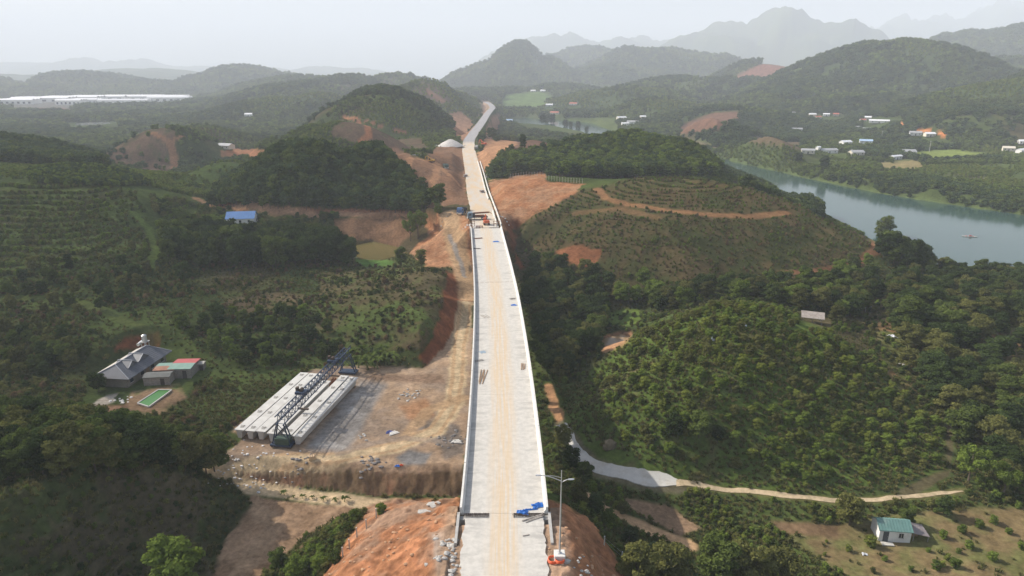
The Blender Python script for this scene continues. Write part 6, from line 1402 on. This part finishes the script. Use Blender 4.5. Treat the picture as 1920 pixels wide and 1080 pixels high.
rocks('stone_pile', 'white sacks and stones at the foot of the orange cut right of the barriers', 948, 412, 6, 2.4, .5, conc_w, seed=33)

# ------------------------------------------------------------------ single plants that stand out
def one(name, key, px, py, h, label, cat='tree', group=None, wide=1., dz=-.1):
    p = hit(px, py); tree(name, key, (p[0], p[1], p[2]+dz), h, random.uniform(0, 6.28), label, cat, group, wide)
one('broadleaf_tree', ('broad','light',0), 332, 1128, 10.5, 'bright green bushy tree at the bottom edge below the shaded slope')
one('bamboo_clump', ('bamboo','light',0), 784, 447, 11.5, 'large bright bamboo clump right of the olive pond', 'bamboo', None, 1.0)
one('bamboo_clump', ('bamboo','light',1), 770, 452, 9, 'smaller bamboo clump left in front of the big one by the pond', 'bamboo')
one('broadleaf_tree', ('tall','mid',1), 752, 500, 7.5, 'narrow tree at the right end of the olive pond', wide=1.3); one('broadleaf_tree', ('tall','olive',2), 790, 502, 7.0, 'thin leaning palm-like tree beside the orange bank', wide=1.4)
one('broadleaf_tree', ('broad','mid',2), 823, 390, 10.5, 'round green tree standing alone on the brown cut'); one('broadleaf_tree', ('broad','mid',1), 822, 404, 5.0, 'small round tree below the lone tree on the brown cut')
one('broadleaf_tree', ('tall','mid',0), 1696, 624, 10.5, 'tall light green tree with a bare pale trunk by the white sheet', wide=1.6)
one('broadleaf_tree', ('broad','mid',3), 1655, 448, 12, 'tall spreading tree at the river edge beyond the dome')
one('broadleaf_tree', ('broad','mid',0), 1310, 822, 5.6, 'vine-covered tree clump on the front of the near mound', wide=1.15); one('broadleaf_tree', ('broad','dark',1), 1262, 818, 4.6, 'darker vine-covered clump left of the tree clump on the mound'); one('broadleaf_tree', ('broad','dark',2), 1345, 830, 3.6, 'small dark clump right of the tree clump on the mound')
one('bamboo_clump', ('bamboo','light',0), 1815, 905, 6.5, 'bright feathery bamboo where the thin path ends', 'bamboo', None, 1.2); one('bamboo_clump', ('bamboo','light',1), 1880, 930, 6.5, 'feathery bamboo right of the path end', 'bamboo', None, 1.1)
one('broadleaf_tree', ('broad','olive',2), 1592, 985, 6.0, 'olive feathery tree growing over the thin path above the hut'); one('broadleaf_tree', ('broad','mid',2), 1700, 985, 3.4, 'leafy tree behind the white hut'); one('broadleaf_tree', ('broad','dark',1), 1770, 965, 3.6, 'dark bush right behind the white hut')
for k, (px, py, h) in enumerate(((1195, 1095, 6.5), (1255, 1100, 7.8), (1340, 1100, 8.5), (1400, 1105, 8.2), (1460, 1105, 7.2))): one('broadleaf_tree', ('broad', ('olive','olive','mid')[k % 3], k % 4), px, py, h, 'grey-green feathery tree at the bottom edge right of the bridge, '+('first','second','third','fourth','fifth')[k]+' from the lamp', 'tree', 'trees along the bottom edge')
for k, (px, py, h) in enumerate(((1095, 905, 4.5), (1085, 945, 3.8), (1115, 965, 3.6), (1140, 985, 3.0), (1168, 965, 2.8), (1070, 880, 4.8), (1215, 935, 2.0), (1055, 840, 5.0), (1180, 1020, 3.2))): one('broadleaf_tree', ('broad', ('mid','olive','dark')[k % 3], k % 4), px, py, h, ORD[k]+' leafy tree on the bank between the bridge and the lower path', 'tree', 'trees beside the near bridge end')
for k, (px, py, h) in enumerate(((520, 1060, 3.0), (560, 1078, 3.2), (600, 1068, 2.6), (650, 1000, 1.9), (668, 978, 2.4), (715, 962, 1.8), (630, 1055, 2.2), (590, 1035, 1.4), (575, 1010, 1.3))): one('bush', ('bush', ('mid','light','light')[k % 3], k % 3), px, py, h, ORD[k]+' green bush on the grassy strip beside the orange mound', 'bush', 'bushes beside the orange mound')
for k, (px, py) in enumerate(((533, 929), (551, 934), (567, 935), (586, 936), (606, 940), (628, 941), (646, 941))): one('banana_plant', ('banana','yell',k % 2), px, py, (1.7,1.0,1.4,1.3,1.6,1.4,1.9)[k], 'young banana plant, '+('first','second','third','fourth','fifth','sixth','seventh')[k]+' from the left along the lower dirt road', 'banana plant', 'young banana plants along the lower road')
for k, (px, py, h) in enumerate(((672, 690, 5.2), (690, 694, 5.6), (708, 692, 5.4), (700, 676, 5.8), (682, 672, 5.6), (724, 686, 5.0), (716, 672, 5.2), (664, 672, 5.0), (734, 680, 4.6), (698, 684, 5.4))): one('banana_plant', ('banana','yell',k % 2), px, py, h, ORD[k]+' large-leaved banana palm in the clump behind the far gantry leg', 'banana plant', 'banana palms behind the gantry')
for k, (px, py, h) in enumerate(((575, 560, 3.2), (590, 545, 3.4), (600, 575, 3.0), (585, 590, 3.2), (608, 530, 3.0), (565, 535, 3.0), (595, 560, 3.4), (572, 580, 3.0))): one('banana_plant', ('banana','yell',k % 2), px, py, h, ORD[k]+' banana plant in the patch on the slope left of the field mound', 'banana plant', 'banana patch on the slope')
for k, (px, py, h) in enumerate(((1035, 850, 3.2), (1045, 815, 3.0), (1030, 800, 3.0), (1040, 865, 3.0))): one('banana_plant', ('banana','yell',k % 2), px, py, h, ORD[k]+' banana plant in the shade beside the bridge', 'banana plant', 'banana plants beside the bridge')
ORCH = [(1768,1008,1.5),(1802,998,1.6),(1835,989,1.6),(1862,981,1.6),(1817,1027,1.5),(1860,1050,1.6),(1790,1063,1.7),(1755,1066,1.6),(1797,1037,1.0),(1915,1029,1.4),(1658,1051,1.0),(1632,1024,2.1),(1707,1070,1.0),(1890,1000,1.2),(1740,1035,.9)]
for k, (px, py, h) in enumerate(ORCH): one('orchard_bush', ('bush', 'light' if k != 11 else 'yell', k % 3), px, py, h, 'small round orchard bush on the brown grass by the white hut, '+ORD[sorted(q[0] for q in ORCH).index(px)]+' from the left' if k != 11 else 'yellowish bush at the left corner of the white hut', 'bush', 'orchard bushes by the white hut')
for k, (px, py, h) in enumerate(((1018, 234, 17), (1027, 234, 19), (1036, 234, 18), (1060, 240, 13), (1070, 242, 12), (1084, 244, 14), (1100, 250, 10))): one('broadleaf_tree', ('broad', 'dark', k % 4), px, py, h, 'big dark tree on the near bank of the distant river bend, '+ORD[k]+' from the left', 'tree', 'trees at the distant river bend', .8)
one('broadleaf_tree', ('broad','dark',1), 1497, 305, 9, 'big round dark tree at the water edge across the river'); one('broadleaf_tree', ('broad','dark',2), 1545, 318, 11, 'large dark tree hanging over the far river bank'); one('broadleaf_tree', ('broad','dark',3), 922, 262, 11, 'dense dark tree right of the distant road'); one('broadleaf_tree', ('tall','dark',0), 980, 282, 10, 'single dark tree on the brown knoll beyond the right cut')
one('broadleaf_tree', ('broad','mid',0), 460, 690, 5.2, 'bright round tree left of the precast beams'); one('broadleaf_tree', ('broad','dark',3), 185, 735, 5.0, 'dark round tree before the near corner of the farmhouse'); one('broadleaf_tree', ('broad','dark',0), 345, 530, 7.5, 'dark upright tree standing alone on the valley field'); one('broadleaf_tree', ('broad','dark',2), 255, 530, 6.5, 'dark tree at the end of the grassy lane'); one('broadleaf_tree', ('broad','mid',1), 160, 670, 5.2, 'light bushy tree behind the farmhouse on the left')
# clumps of bigger shrubs on the near mound, the largest of them singly
P = sample([(1110,720),(1200,630),(1340,572),(1450,582),(1560,628),(1640,695),(1770,810),(1775,870),(1560,915),(1300,880),(1150,830)], 92, 185, 3.3, seed=9)
order = np.argsort(P[:, 1]); rng = np.random.default_rng(77)
def zone(q):
    a, b_ = proj(q[0], q[1], q[2]); return ('lower slope' if b_ > 830 else ('middle slope' if b_ > 740 else 'upper slope'))+(' left part' if a < 1300 else (' centre' if a < 1500 else ' right part'))
for q in P[order][:170]:
    lm_ = ('light','light','olive','yell')[rng.integers(4)]; hh_ = rng.uniform(1.3, 2.5)
    tree('mound_shrub', ('bush', lm_, int(rng.integers(3))), (q[0], q[1], q[2]-.1), hh_, rng.uniform(0, 6.28), {'mid':'mid-green','light':'bright green','olive':'olive','yell':'yellowish'}[lm_]+(' large' if hh_ > 1.9 else ' small')+' shrub on the near mound, '+zone(q), 'shrub', 'shrubs on the near mound')
P2 = P[order][170:]
if len(P2): mass('mound_shrubs_beyond', 'leafy shrubs on the upper part of the near mound', 'scrub', P2, rng.uniform(1.3, 2.4, len(P2)), [('bush', lm, i) for lm in ('yell','light','olive') for i in range(3)])
